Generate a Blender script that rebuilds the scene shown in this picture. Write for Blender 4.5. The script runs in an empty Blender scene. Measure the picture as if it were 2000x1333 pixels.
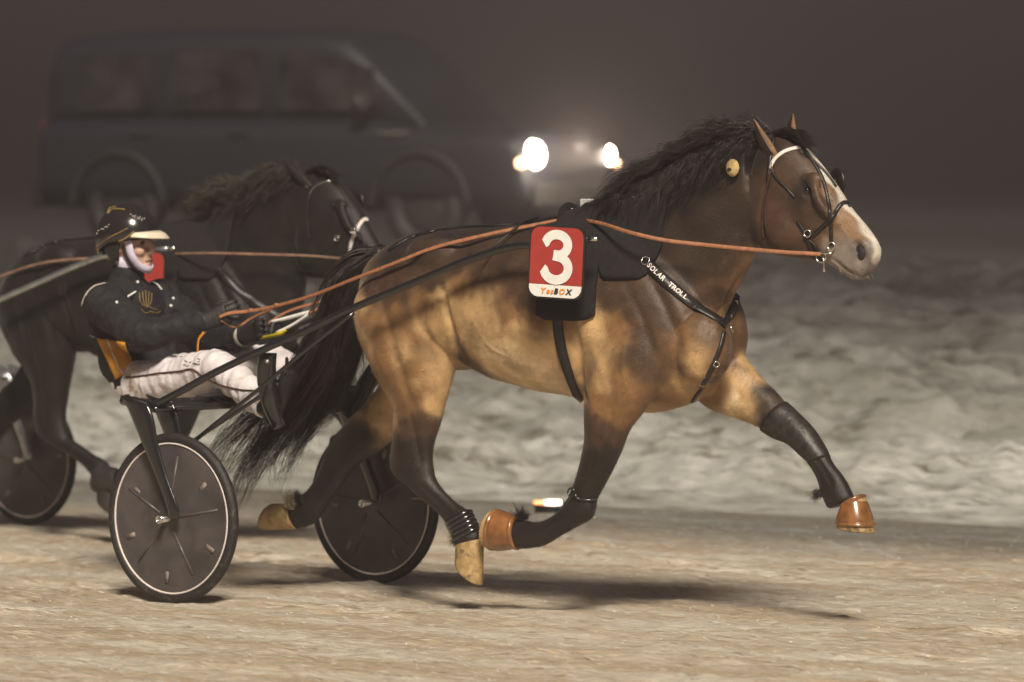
import bpy, bmesh, math, random
import numpy as np
from mathutils import Vector, Matrix, noise as mnoise
from mathutils.bvhtree import BVHTree
random.seed(7); rng = np.random.default_rng(7)
D = bpy.data; C_ = bpy.context.scene.collection
V = Vector; rad = math.radians

# ------------------------------------------------------------------ camera
TH = rad(38); ct, st = math.cos(TH), math.sin(TH)
FW = V((-st, ct, 0)); RT = V((ct, st, 0)); FPX = 9900.0; HZ = 345.0; CH = 1.7
CAM = V((0, -.63, 0)) - 20.16*FW + 1.348*RT; CAM.z = CH
cd = D.cameras.new('camera'); cam = D.objects.new('camera', cd); C_.objects.link(cam)
cam.location = CAM
cam.rotation_euler = Matrix((RT, V((0, 0, 1)), -FW)).transposed().to_euler()
cd.sensor_width = 36; cd.lens = FPX*36/2000; cd.shift_y = -(666.5-HZ)/2000
cd.clip_start = .5; cd.clip_end = 1000
cd.dof.use_dof = True; cd.dof.focus_distance = 19.3; cd.dof.aperture_fstop = 2.5
sc = bpy.context.scene; sc.camera = cam

# ------------------------------------------------------------------ world, sun, exposure
w = D.worlds.new('World'); sc.world = w; w.use_nodes = True
bg = w.node_tree.nodes['Background']; bg.inputs[0].default_value = (.30, .255, .245, 1); bg.inputs[1].default_value = .20
sd = D.lights.new('sun', 'SUN'); sd.energy = 5.0; sd.angle = rad(13); sd.color = (1, .90, .76)
sun = D.objects.new('sun', sd); C_.objects.link(sun)
AZ, EL = rad(132), rad(42)
ldir = V((math.cos(AZ)*math.cos(EL), math.sin(AZ)*math.cos(EL), -math.sin(EL)))
sun.rotation_euler = ldir.to_track_quat('-Z', 'Y').to_euler(); sun.location = (-10, -10, 15)
sc.view_settings.view_transform = 'Standard'; sc.view_settings.look = 'None'
sc.view_settings.exposure = 0.55; sc.view_settings.gamma = 1
sc.cycles.max_bounces = 5; sc.cycles.volume_bounces = 0

# ------------------------------------------------------------------ projection helpers
def ray(px, py): return FW + RT*((px-1000)/FPX) + V((0, 0, -(py-HZ)/FPX))
def P(px, py, y=0.0):
    d = ray(px, py); t = (y-CAM.y)/d.y
    return CAM + d*t
def G(px, py):                       # point of the flat ground seen at this place
    d = ray(px, py); return CAM + d*(-CAM.z/d.z)
def scr(p):
    q = V(p)-CAM; d = q.dot(FW); return (1000+FPX*q.dot(RT)/d, HZ-FPX*q.z/d)

# ------------------------------------------------------------------ materials
def nt(name):
    m = D.materials.new(name); m.use_nodes = True
    return m, m.node_tree, m.node_tree.nodes['Principled BSDF']
def mat(name, col, rough=.5, metal=0, var=.25, scale=20, bump=.0, bscale=60, coat=0, emit=None, es=0, stretch=None, sheen=0, mud=None):
    m, t, b = nt(name); N, L = t.nodes, t.links
    b.inputs['Roughness'].default_value = rough; b.inputs['Metallic'].default_value = metal
    if coat: b.inputs['Coat Weight'].default_value = coat; b.inputs['Coat Roughness'].default_value = .15
    if sheen: b.inputs['Sheen Weight'].default_value = sheen
    tc = N.new('ShaderNodeTexCoord'); mp = N.new('ShaderNodeMapping'); L.new(tc.outputs['Object'], mp.inputs[0])
    if stretch: mp.inputs['Scale'].default_value = stretch
    n = N.new('ShaderNodeTexNoise'); n.inputs['Scale'].default_value = scale; n.inputs['Detail'].default_value = 4
    L.new(mp.outputs[0], n.inputs['Vector'])
    mr = N.new('ShaderNodeMapRange'); mr.inputs[1].default_value = .3; mr.inputs[2].default_value = .7
    mr.inputs[3].default_value = 1-var; mr.inputs[4].default_value = 1+var
    L.new(n.outputs['Fac'], mr.inputs[0])
    mx = N.new('ShaderNodeVectorMath'); mx.operation = 'SCALE'; mx.inputs[0].default_value = col[:3]
    L.new(mr.outputs[0], mx.inputs['Scale']); res = mx.outputs[0]
    if mud:                                                # dried splashes: (colour, scale, threshold)
        n3 = N.new('ShaderNodeTexNoise'); n3.inputs['Scale'].default_value = mud[1]; n3.inputs['Detail'].default_value = 6; n3.inputs['Roughness'].default_value = .75; L.new(tc.outputs['Object'], n3.inputs['Vector'])
        r3 = N.new('ShaderNodeMapRange'); L.new(n3.outputs['Fac'], r3.inputs[0]); r3.inputs[1].default_value = mud[2]; r3.inputs[2].default_value = mud[2]+.1
        m3 = N.new('ShaderNodeMix'); m3.data_type = 'RGBA'; L.new(r3.outputs[0], m3.inputs[0]); L.new(res, m3.inputs[6]); m3.inputs[7].default_value = (*mud[0], 1); res = m3.outputs[2]
    L.new(res, b.inputs['Base Color'])
    if bump:
        n2 = N.new('ShaderNodeTexNoise'); n2.inputs['Scale'].default_value = bscale; n2.inputs['Detail'].default_value = 5
        L.new(mp.outputs[0], n2.inputs['Vector'])
        bp = N.new('ShaderNodeBump'); bp.inputs['Strength'].default_value = bump; bp.inputs['Distance'].default_value = .01
        L.new(n2.outputs['Fac'], bp.inputs['Height']); L.new(bp.outputs[0], b.inputs['Normal'])
    if emit: b.inputs['Emission Color'].default_value = (*emit, 1); b.inputs['Emission Strength'].default_value = es
    return m
def coat_mat(name, rough=.55, gloss=.5):
    m, t, b = nt(name); N, L = t.nodes, t.links
    a = N.new('ShaderNodeAttribute'); a.attribute_name = 'coat'
    tc = N.new('ShaderNodeTexCoord')
    n = N.new('ShaderNodeTexNoise'); n.inputs['Scale'].default_value = 9; n.inputs['Detail'].default_value = 8; n.inputs['Roughness'].default_value = .65
    L.new(tc.outputs['Object'], n.inputs['Vector'])
    mr = N.new('ShaderNodeMapRange'); mr.inputs[1].default_value = .3; mr.inputs[2].default_value = .7; mr.inputs[3].default_value = .6; mr.inputs[4].default_value = 1.4
    L.new(n.outputs['Fac'], mr.inputs[0])
    mx = N.new('ShaderNodeVectorMath'); mx.operation = 'SCALE'; L.new(a.outputs['Color'], mx.inputs[0]); L.new(mr.outputs[0], mx.inputs['Scale'])
    L.new(mx.outputs[0], b.inputs['Base Color']); b.inputs['Roughness'].default_value = rough
    b.inputs['Specular IOR Level'].default_value = gloss
    b.inputs['Sheen Weight'].default_value = .12; b.inputs['Sheen Roughness'].default_value = .4
    mp = N.new('ShaderNodeMapping'); mp.inputs['Scale'].default_value = (70, 160, 260); mp.inputs['Rotation'].default_value = (0, rad(50), 0); L.new(tc.outputs['Object'], mp.inputs[0])
    n2 = N.new('ShaderNodeTexNoise'); n2.inputs['Scale'].default_value = 1.0; n2.inputs['Detail'].default_value = 3
    L.new(mp.outputs[0], n2.inputs['Vector'])
    bp = N.new('ShaderNodeBump'); bp.inputs['Strength'].default_value = .35; bp.inputs['Distance'].default_value = .004
    L.new(n2.outputs['Fac'], bp.inputs['Height']); L.new(bp.outputs[0], b.inputs['Normal'])
    return m
M = {}
M['coat'] = coat_mat('coat', .52, .45)
M['coat_black'] = coat_mat('coat_black', .55, .35)
M['hair'] = mat('dark_hair', (.02, .013, .009), .42, var=.5, scale=40)
M['hair2'] = mat('brown_hair', (.055, .042, .03), .5, var=.6, scale=12)
M['feather'] = mat('pale_hair', (.42, .34, .2), .6, var=.3)
M['hoof'] = mat('hoof_horn', (.40, .27, .12), .5, var=.35, scale=30, bump=.3, bscale=90, mud=((.14, .09, .05), 20, .54))
M['hoof_dark'] = mat('dark_hoof', (.03, .025, .02), .5)
M['boot'] = mat('rubber_boot_amber', (.24, .10, .032), .26, var=.4, scale=22, coat=.8, mud=((.1, .06, .035), 24, .6))
M['leather'] = mat('black_leather', (.016, .013, .012), .38, var=.4, scale=60, bump=.15, bscale=200)
M['cloth'] = mat('black_pad', (.010, .008, .008), .95, var=.4, scale=60, bump=.3, bscale=300)
M['brown_leather'] = mat('brown_leather', (.06, .024, .014), .45, var=.4, scale=60)
M['rein'] = mat('rein_web', (.36, .15, .07), .55, var=.25, scale=50, bump=.3, bscale=400)
M['steel'] = mat('steel', (.8, .78, .74), .22, 1, var=.1)
M['carbon'] = mat('black_lacquer_tube', (.012, .012, .013), .22, var=.2, coat=.8)
M['spoke'] = mat('wheel_rib', (.10, .085, .082), .35, var=.3)
M['tyre'] = mat('tyre_rubber', (.02, .018, .017), .6, var=.3, scale=60, bump=.2, bscale=200, mud=((.1, .08, .06), 30, .57))
M['disc'] = mat('wheel_cover', (.072, .062, .06), .38, var=.4, scale=7, mud=((.11, .085, .065), 26, .58))
M['stripe'] = mat('pale_stripe', (.78, .7, .66), .5, var=.1)
M['white'] = mat('white_paint', (.8, .78, .74), .45, var=.06)
M['red'] = mat('plate_red', (.37, .04, .03), .45, var=.08)
M['orange'] = mat('orange_print', (.75, .28, .03), .5, var=.05)
M['ink'] = mat('black_print', (.015, .013, .013), .5)
M['jacket'] = mat('black_jacket', (.012, .011, .014), .82, var=.5, scale=20, bump=.9, bscale=26, mud=((.04, .034, .03), 12, .6))
M['gold'] = mat('gold_cloth', (.55, .25, .025), .6, var=.15, bump=.3, bscale=40)
M['dull_gold'] = mat('dull_gold_print', (.26, .17, .05), .6)
M['piping'] = mat('grey_piping', (.45, .4, .33), .5)
M['trousers'] = mat('white_trousers', (.76, .70, .71), .6, var=.12, scale=9, bump=.9, bscale=20, mud=((.36, .27, .18), 7, .56))
M['mud'] = mat('mud_brown', (.13, .08, .04), .8, var=.4)
M['lips'] = mat('lip_line', (.22, .09, .07), .6)
M['skin'] = mat('skin', (.68, .43, .32), .5, var=.12, scale=30)
M['scarf'] = mat('lilac_white_cloth', (.7, .64, .78), .7, var=.06, scale=30, bump=.2, bscale=80)
M['helmet'] = mat('helmet_shell', (.018, .014, .014), .2, var=.2, coat=.7)
M['visor'] = mat('cream_peak', (.75, .66, .5), .4, var=.06)
M['glove'] = mat('black_glove', (.022, .019, .019), .6, var=.3, bump=.4, bscale=60)
M['yellow'] = mat('yellow_strap', (.75, .6, .02), .45)
M['eye'] = mat('dark_eye', (.008, .005, .004), .06, coat=1)
M['muzzle_dark'] = mat('nostril_skin', (.02, .014, .013), .6)
M['tan_plug'] = mat('tan_pompom', (.5, .36, .16), .9, var=.2, bump=.5, bscale=90)

# ------------------------------------------------------------------ object helpers
ORI = {}
def link(o, parent=None):
    C_.objects.link(o)
    if parent is not None:
        o.parent = parent
        if parent in ORI: o.location = -ORI[parent]
    return o
def thing(name, label, cat, origin, shift=V((0, 0, 0)), group=None, k=1.0):
    o = D.objects.new(name, None); o.empty_display_size = .2; C_.objects.link(o)
    origin = V(origin); ORI[o] = origin; o.location = origin*k+shift; o.scale = (k, k, k)
    o['label'] = label; o['category'] = cat
    if group: o['group'] = group
    return o
def tag(o, label=None, cat=None, group=None, kind=None):
    for k, v in (('label', label), ('category', cat), ('group', group), ('kind', kind)):
        if v: o[k] = v
    return o
def fin(name, bm, m, parent=None, smooth=True, rn=True):
    me = D.meshes.new(name)
    if rn: bmesh.ops.recalc_face_normals(bm, faces=bm.faces[:])
    bm.to_mesh(me); bm.free()
    if m: me.materials.append(m)
    for p in me.polygons: p.use_smooth = smooth
    return link(D.objects.new(name, me), parent)
def frompy(name, vs, fs, m, parent=None, smooth=True):
    me = D.meshes.new(name); me.from_pydata([tuple(v) for v in vs], [], fs)
    if m: me.materials.append(m)
    for p in me.polygons: p.use_smooth = smooth
    return link(D.objects.new(name, me), parent)
def cr(pts, sub):                       # catmull-rom through vectors (numpy rows)
    A = np.array([list(p) for p in pts], float)
    if len(A) < 3 or sub <= 1:
        out = []
        for i in range(len(A)-1):
            for k in range(max(sub, 1)): out.append(A[i]+(A[i+1]-A[i])*k/max(sub, 1))
        out.append(A[-1]); return np.array(out)
    E = np.vstack([2*A[0]-A[1], A, 2*A[-1]-A[-2]]); out = []
    for i in range(1, len(E)-2):
        p0, p1, p2, p3 = E[i-1], E[i], E[i+1], E[i+2]
        for k in range(sub):
            t = k/sub
            out.append(.5*((2*p1)+(p2-p0)*t+(2*p0-5*p1+4*p2-p3)*t*t+(3*p1-p0-3*p2+p3)*t**3))
    out.append(E[-2]); return np.array(out)
def loft(bm, rings, k=20, sub=4, n=2.0, cap=True):
    rows = [list(c)+list(u)+list(v) for c, u, v in rings]
    A = cr(rows, sub); prev = None; first = None
    for r in A:
        c, u, v = V(r[:3]), V(r[3:6]), V(r[6:9]); vs = []
        for j in range(k):
            a = 2*math.pi*j/k; ca, sa = math.cos(a), math.sin(a)
            x = math.copysign(abs(ca)**(2/n), ca); y = math.copysign(abs(sa)**(2/n), sa)
            vs.append(bm.verts.new(c+u*x+v*y))
        if prev:
            for j in range(k): bm.faces.new((prev[j], prev[(j+1) % k], vs[(j+1) % k], vs[j]))
        else: first = vs
        prev = vs
    if cap:
        bm.faces.new(first[::-1]); bm.faces.new(prev)
def pr(a, b, y, hw, pt=None, rw=1.0):   # ring from the two outline points of a limb lying in plane y
    pt = pt or P
    A, B = pt(a[0], a[1], y), pt(b[0], b[1], y); mid = (A+B)/2; h = (A-B)/2
    sx, sz = h.x*ct, h.z; L2 = sx*sx+sz*sz+1e-9
    k = (st*hw)**2*(sx*sx/L2)
    s2 = math.copysign(math.sqrt(max(sx*sx-k, (.45*sx)**2)), sx)
    return (mid, V((s2/ct, 0, sz))*rw, V((0, hw, 0)))
def ball(bm, c, r, rot=None, seg=16):
    r = (r, r, r) if not hasattr(r, '__len__') else r
    mt = Matrix.Translation(c) @ (rot.to_matrix().to_4x4() if rot is not None else Matrix()) @ Matrix.Diagonal((*r, 1))
    bmesh.ops.create_uvsphere(bm, u_segments=seg, v_segments=max(6, seg//2), radius=1, matrix=mt)
def tube(bm, pts, r, k=8, sub=4, flat=1.0):
    A = cr([list(p)+[q] for p, q in zip(pts, r if hasattr(r, '__len__') else [r]*len(pts))], sub)
    prev = None; up = None
    for i in range(len(A)):
        p = V(A[i][:3]); t = V(A[min(i+1, len(A)-1)][:3])-V(A[max(i-1, 0)][:3])
        if t.length < 1e-9: continue
        t.normalize()
        if up is None: up = t.orthogonal().normalized()
        up = (up-t*up.dot(t)).normalized(); s = t.cross(up)
        vs = [bm.verts.new(p+(up*math.cos(2*math.pi*j/k)*flat+s*math.sin(2*math.pi*j/k))*max(A[i][3], 1e-4)) for j in range(k)]
        if prev:
            for j in range(k): bm.faces.new((prev[j], prev[(j+1) % k], vs[(j+1) % k], vs[j]))
        else: bm.faces.new(vs[::-1])
        prev = vs
    bm.faces.new(prev)
def box(bm, c, s, rot=None, bev=0.0):
    mt = Matrix.Translation(c) @ (rot.to_4x4() if rot is not None else Matrix()) @ Matrix.Diagonal((*s, 1))
    r = bmesh.ops.create_cube(bm, size=1, matrix=mt)
    if bev: bmesh.ops.bevel(bm, geom=list({e for v in r['verts'] for e in v.link_edges}), offset=bev, segments=3, affect='EDGES', profile=.6)
def ring(bm, c, R_, r, ax, seg=20, k=6):      # small torus, ax = axis
    ax = V(ax).normalized(); u = ax.orthogonal().normalized(); v = ax.cross(u); rows = []
    for i in range(seg):
        a = 2*math.pi*i/seg; d = u*math.cos(a)+v*math.sin(a)
        rows.append([bm.verts.new(V(c)+d*(R_+r*math.cos(2*math.pi*j/k))+ax*r*math.sin(2*math.pi*j/k)) for j in range(k)])
    for i in range(seg):
        A, B = rows[i], rows[(i+1) % seg]
        for j in range(k): bm.faces.new((A[j], A[(j+1) % k], B[(j+1) % k], B[j]))
def remesh(bm, vox, smooth, name):            # union of the shells as one continuous surface
    me = D.meshes.new('tmp'); bm.to_mesh(me); bm.free(); o = D.objects.new('tmp', me); C_.objects.link(o)
    a = o.modifiers.new('r', 'REMESH'); a.mode = 'VOXEL'; a.voxel_size = vox
    if smooth:
        s = o.modifiers.new('s', 'SMOOTH'); s.factor = .5; s.iterations = smooth
    dg = bpy.context.evaluated_depsgraph_get(); out = D.meshes.new_from_object(o.evaluated_get(dg))
    D.objects.remove(o); D.meshes.remove(me); out.name = name
    for p in out.polygons: p.use_smooth = True
    return out
def ribbon(bm, pts, nrms, width, thick, sub=4, closed=False):
    A = cr([list(p)+list(n) for p, n in zip(pts, nrms)], sub); prev = None
    W = width if hasattr(width, '__len__') else None
    for i in range(len(A)):
        p = V(A[i][:3]); n = V(A[i][3:6]).normalized()
        t = V(A[min(i+1, len(A)-1)][:3])-V(A[max(i-1, 0)][:3])
        if t.length < 1e-9: continue
        t.normalize(); s = n.cross(t).normalized(); n = t.cross(s)
        wd = width if W is None else np.interp(i/(len(A)-1), np.linspace(0, 1, len(W)), W)
        e = thick*.25
        vs = [bm.verts.new(q) for q in (p-s*wd/2, p-s*(wd/2-e)+n*thick, p+s*(wd/2-e)+n*thick, p+s*wd/2)]
        if prev:
            for j in range(4): bm.faces.new((prev[j], prev[(j+1) % 4], vs[(j+1) % 4], vs[j]))
        else: bm.faces.new(vs[::-1])
        prev = vs
    bm.faces.new(prev)
def hair(name, guides, n, r0, jit, m, parent, seg=14, k=3, lenv=(.6, 1.0), curl=.01, clump=14, seed=3):
    """guides: list of polylines (same point count); strands blend between neighbouring guides, in clumps"""
    g_ = np.random.default_rng(seed+n); G_ = np.array([cr(g, 6) for g in guides]); ng, npt = G_.shape[:2]
    nc = max(2, n//clump); ci = g_.integers(0, nc, n)
    cu = g_.random(nc)*(ng-1); u = np.clip(cu[ci]+g_.normal(0, .05, n), 0, ng-1.001); i = u.astype(int); f = (u-i)[:, None, None]
    g = G_[i]*(1-f)+G_[i+1]*f
    cl = g_.uniform(lenv[0], lenv[1], nc); L = cl[ci]*g_.uniform(.82, 1.0, n)
    t = np.linspace(0, 1, seg+1); tt = t[None, :]*L[:, None]*(npt-1); a = np.clip(tt.astype(int), 0, npt-2); fr = (tt-a)[..., None]
    ar = np.arange(n)[:, None]; p = g[ar, a]*(1-fr)+g[ar, a+1]*fr
    co_ = g_.normal(0, 1, (nc, 3))*jit; off = co_[ci][:, None]*(.2+.8*t[None, :, None])+(g_.normal(0, 1, (n, 3))*jit*.35)[:, None]*(.5+.5*t[None, :, None])
    ph = g_.uniform(0, 6.28, nc)[ci][:, None]; fq = g_.uniform(1, 2.4, nc)[ci][:, None]; cv = (g_.normal(0, 1, (nc, 3))*curl)[ci]+g_.normal(0, 1, (n, 3))*curl*.25
    p = p+off+cv[:, None]*(np.sin(ph+fq*t[None]*6.28)*t[None])[..., None]
    d = np.gradient(p, axis=1); d /= np.linalg.norm(d, axis=2, keepdims=True)+1e-9
    up = np.array([.1, 1, .2]); A = up-d*(d@up)[..., None]; A /= np.linalg.norm(A, axis=2, keepdims=True)+1e-9; B = np.cross(d, A)
    r = (r0*g_.uniform(.6, 1.5, n))[:, None]*(1-.88*t[None]**1.6); an = 2*np.pi*np.arange(k)/k
    vv = p[:, :, None]+(A[:, :, None]*np.cos(an)[:, None]+B[:, :, None]*np.sin(an)[:, None])*r[..., None, None]
    me = D.meshes.new(name); nvv = n*(seg+1)*k; me.vertices.add(nvv); me.vertices.foreach_set('co', vv.astype(np.float32).ravel())
    b0 = (np.arange(n)[:, None, None]*(seg+1)+np.arange(seg)[None, :, None])*k; jj = np.arange(k)[None, None]; j2 = (jj+1) % k
    q = np.stack([b0+jj, b0+j2, b0+k+j2, b0+k+jj], -1).reshape(-1).astype(np.int32); nf = len(q)//4
    me.loops.add(len(q)); me.loops.foreach_set('vertex_index', q); me.polygons.add(nf)
    me.polygons.foreach_set('loop_start', np.arange(0, len(q), 4, dtype=np.int32)); me.polygons.foreach_set('loop_total', np.full(nf, 4, np.int32))
    me.polygons.foreach_set('use_smooth', np.ones(nf, bool)); me.update(calc_edges=True); me.materials.append(m)
    return link(D.objects.new(name, me), parent)
def loose(name, bm, m, parent):               # every separate piece becomes an object of its own
    bm.verts.ensure_lookup_table(); seen = set(); out = []
    bmesh.ops.recalc_face_normals(bm, faces=bm.faces[:])
    for v0 in bm.verts:
        if v0.index in seen: continue
        st_ = [v0]; comp = []; seen.add(v0.index)
        while st_:
            v = st_.pop(); comp.append(v)
            for e in v.link_edges:
                w_ = e.other_vert(v)
                if w_.index not in seen: seen.add(w_.index); st_.append(w_)
        ix = {v.index: i for i, v in enumerate(comp)}; fs = {f for v in comp for f in v.link_faces}
        o = frompy(name, [v.co for v in comp], [tuple(ix[v.index] for v in f.verts) for f in fs], m, parent)
        if parent is not None and parent not in ORI: o.location = (0, 0, 0)
        out.append(o)
    bm.free(); return out
def dense(pts, n=5):                          # smooth 2D pixel path
    return [(q[0], q[1]) for q in cr([(x, y, 0) for x, y in pts], n)]
def glyphs(s, size, offset=0.0):
    """list of (advance x, verts, faces) of each letter of s, flat"""
    out = []; x = 0
    for chx in s:
        if chx == ' ': x += size*.45; continue
        cu = D.curves.new('t', 'FONT'); cu.body = chx; cu.size = size; cu.offset = offset; cu.resolution_u = 4
        o = D.objects.new('t', cu); C_.objects.link(o)
        dg = bpy.context.evaluated_depsgraph_get(); me = D.meshes.new_from_object(o.evaluated_get(dg))
        xs = [v.co.x for v in me.vertices] or [0]; w0, w1 = min(xs), max(xs)
        out.append((x, w1-w0, [(v.co.x-w0, v.co.y) for v in me.vertices], [tuple(p.vertices) for p in me.polygons]))
        x += (w1-w0)+size*.12
        D.objects.remove(o); D.meshes.remove(me); D.curves.remove(cu)
    return out, x-size*.12
def put_text(vs, fs, s, size, O, X, Y, offset=0.0, slant=0.0, center=True, only=None):
    gl, wd = glyphs(s, size, offset)
    for q, (gx, gw, gv, gf) in enumerate(gl):
        if only and q not in only: continue
        b = len(vs); x0 = gx-(wd/2 if center else 0)
        vs += [O+X*(x0+a+slant*c)+Y*c for a, c in gv]; fs += [tuple(b+i for i in f) for f in gf]
def stroke(vs, fs, path, th, O, X, Y):
    b = len(vs); n = len(path)
    for i, (x, y) in enumerate(path):
        x0, y0 = path[max(i-1, 0)]; x1, y1 = path[min(i+1, n-1)]; d = math.hypot(x1-x0, y1-y0) or 1
        nx, ny = -(y1-y0)/d*th/2, (x1-x0)/d*th/2
        vs += [O+X*(x+nx)+Y*(y+ny), O+X*(x-nx)+Y*(y-ny)]
        if i: fs.append((b+2*i-2, b+2*i-1, b+2*i+1, b+2*i))

# ------------------------------------------------------------------ numpy value noise
def _h(ix, iy, s):
    v = np.sin(ix*127.1+iy*311.7+s*74.7)*43758.5453
    return v-np.floor(v)
def vnoise(x, y, s=0):
    ix, iy = np.floor(x), np.floor(y); fx, fy = x-ix, y-iy
    fx = fx*fx*(3-2*fx); fy = fy*fy*(3-2*fy)
    return (_h(ix, iy, s)*(1-fx)+_h(ix+1, iy, s)*fx)*(1-fy)+(_h(ix, iy+1, s)*(1-fx)+_h(ix+1, iy+1, s)*fx)*fy
def fbm(x, y, o=4, s=0):
    r = 0; a = 1; t = 0
    for i in range(o):
        r = r+a*vnoise(x*2**i+13*i, y*2**i+7*i, s+i); t += a; a *= .5
    return r/t
def sheet(name, xs, ys, zf, m):
    X, Y = np.meshgrid(xs, ys); Z = zf(X, Y); nx, ny = len(xs), len(ys)
    me = D.meshes.new(name); co = np.stack([X, Y, Z], -1).reshape(-1, 3).astype(np.float32)
    me.vertices.add(nx*ny); me.vertices.foreach_set('co', co.ravel())
    i = (np.arange(ny-1)[:, None]*nx+np.arange(nx-1)[None]).ravel()
    q = np.stack([i, i+1, i+nx+1, i+nx], -1).ravel().astype(np.int32)
    me.loops.add(len(q)); me.loops.foreach_set('vertex_index', q); nf = len(q)//4
    me.polygons.add(nf); me.polygons.foreach_set('loop_start', np.arange(0, len(q), 4, dtype=np.int32)); me.polygons.foreach_set('loop_total', np.full(nf, 4, np.int32))
    me.polygons.foreach_set('use_smooth', np.ones(nf, bool)); me.update(calc_edges=True)
    me.materials.append(m); o = D.objects.new(name, me); C_.objects.link(o); return o
def steps(*seg):
    out = []
    for a, b, d in seg: out.append(np.arange(a, b, d))
    out.append([seg[-1][1]]); return np.concatenate(out)

# ------------------------------------------------------------------ ground materials
def ground_mat(name, c1, c2, c3, sx, sy, bump, sc1=1.0, glint=0, rough=.75, thr=(.42, .6), slope=False, edge_strip=False):
    m, t, b = nt(name); N, L = t.nodes, t.links
    tc = N.new('ShaderNodeTexCoord'); mp = N.new('ShaderNodeMapping'); mp.inputs['Scale'].default_value = (sx, sy, 1)
    L.new(tc.outputs['Object'], mp.inputs[0])
    def nz(scale, det, rgh=.6):
        n = N.new('ShaderNodeTexNoise'); n.inputs['Scale'].default_value = scale; n.inputs['Detail'].default_value = det; n.inputs['Roughness'].default_value = rgh
        L.new(mp.outputs[0], n.inputs['Vector']); return n.outputs['Fac']
    a = nz(.5*sc1, 6, .7); c = nz(7*sc1, 5, .7); e = nz(2.2*sc1, 6, .75); g = nz(34*sc1, 2)
    r1 = N.new('ShaderNodeMapRange'); L.new(a, r1.inputs[0]); r1.inputs[1].default_value = thr[0]; r1.inputs[2].default_value = thr[1]
    m1 = N.new('ShaderNodeMix'); m1.data_type = 'RGBA'; m1.inputs[6].default_value = (*c1, 1); m1.inputs[7].default_value = (*c2, 1); L.new(r1.outputs[0], m1.inputs[0])
    r2 = N.new('ShaderNodeMapRange'); L.new(e, r2.inputs[0]); r2.inputs[1].default_value = .56-(.05 if slope else 0); r2.inputs[2].default_value = .68-(.05 if slope else 0)
    m2 = N.new('ShaderNodeMix'); m2.data_type = 'RGBA'; L.new(r2.outputs[0], m2.inputs[0]); L.new(m1.outputs[2], m2.inputs[6]); m2.inputs[7].default_value = (*c3, 1)
    r3 = N.new('ShaderNodeMapRange'); L.new(c, r3.inputs[0]); r3.inputs[1].default_value = .3; r3.inputs[2].default_value = .7; r3.inputs[3].default_value = .72; r3.inputs[4].default_value = 1.25
    vm = N.new('ShaderNodeVectorMath'); vm.operation = 'SCALE'; L.new(m2.outputs[2], vm.inputs[0]); L.new(r3.outputs[0], vm.inputs['Scale'])
    res = vm.outputs[0]
    if slope:                                              # floodlight falloff painted in: snow colour darkened higher up the bank
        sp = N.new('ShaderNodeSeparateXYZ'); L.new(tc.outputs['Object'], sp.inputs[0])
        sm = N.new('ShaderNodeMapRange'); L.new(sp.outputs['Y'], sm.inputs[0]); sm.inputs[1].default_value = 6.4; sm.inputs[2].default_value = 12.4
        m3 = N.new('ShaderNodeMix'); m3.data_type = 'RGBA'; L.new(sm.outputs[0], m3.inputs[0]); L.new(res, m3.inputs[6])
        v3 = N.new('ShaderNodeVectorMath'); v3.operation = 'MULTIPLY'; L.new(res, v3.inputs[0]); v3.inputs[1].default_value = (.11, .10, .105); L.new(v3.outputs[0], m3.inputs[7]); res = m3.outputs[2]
    if glint:                                              # flecks of crushed ice and snow
        f1 = nz(11*sc1, 3, .6); r5 = N.new('ShaderNodeMapRange'); L.new(f1, r5.inputs[0]); r5.inputs[1].default_value = .57; r5.inputs[2].default_value = .66
        m5 = N.new('ShaderNodeMix'); m5.data_type = 'RGBA'; L.new(r5.outputs[0], m5.inputs[0]); L.new(res, m5.inputs[6]); m5.inputs[7].default_value = (.82, .79, .7, 1); res = m5.outputs[2]
        f2 = nz(5*sc1, 4, .7); r6 = N.new('ShaderNodeMapRange'); L.new(f2, r6.inputs[0]); r6.inputs[1].default_value = .60; r6.inputs[2].default_value = .68
        m6 = N.new('ShaderNodeMix'); m6.data_type = 'RGBA'; L.new(r6.outputs[0], m6.inputs[0]); L.new(res, m6.inputs[6]); m6.inputs[7].default_value = (.26, .18, .115, 1); res = m6.outputs[2]
    if edge_strip:                                                # darker, greyer strip along the snow edge
        sp = N.new('ShaderNodeSeparateXYZ'); L.new(tc.outputs['Object'], sp.inputs[0])
        ad0 = N.new('ShaderNodeMath'); ad0.operation = 'MULTIPLY_ADD'; L.new(a, ad0.inputs[0]); ad0.inputs[1].default_value = 1.6; L.new(sp.outputs['Y'], ad0.inputs[2])
        sm = N.new('ShaderNodeMapRange'); L.new(ad0.outputs[0], sm.inputs[0]); sm.inputs[1].default_value = 3.6; sm.inputs[2].default_value = 4.8
        m3 = N.new('ShaderNodeMix'); m3.data_type = 'RGBA'; L.new(sm.outputs[0], m3.inputs[0]); L.new(res, m3.inputs[6])
        v3 = N.new('ShaderNodeVectorMath'); v3.operation = 'MULTIPLY'; L.new(res, v3.inputs[0]); v3.inputs[1].default_value = (.42, .46, .5); L.new(v3.outputs[0], m3.inputs[7]); res = m3.outputs[2]
    L.new(res, b.inputs['Base Color'])
    ad = N.new('ShaderNodeMath'); ad.operation = 'MULTIPLY_ADD'; L.new(g, ad.inputs[0]); ad.inputs[1].default_value = .35; L.new(c, ad.inputs[2])
    bp = N.new('ShaderNodeBump'); bp.inputs['Strength'].default_value = bump; bp.inputs['Distance'].default_value = .02
    L.new(ad.outputs[0], bp.inputs['Height']); L.new(bp.outputs[0], b.inputs['Normal'])
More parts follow.
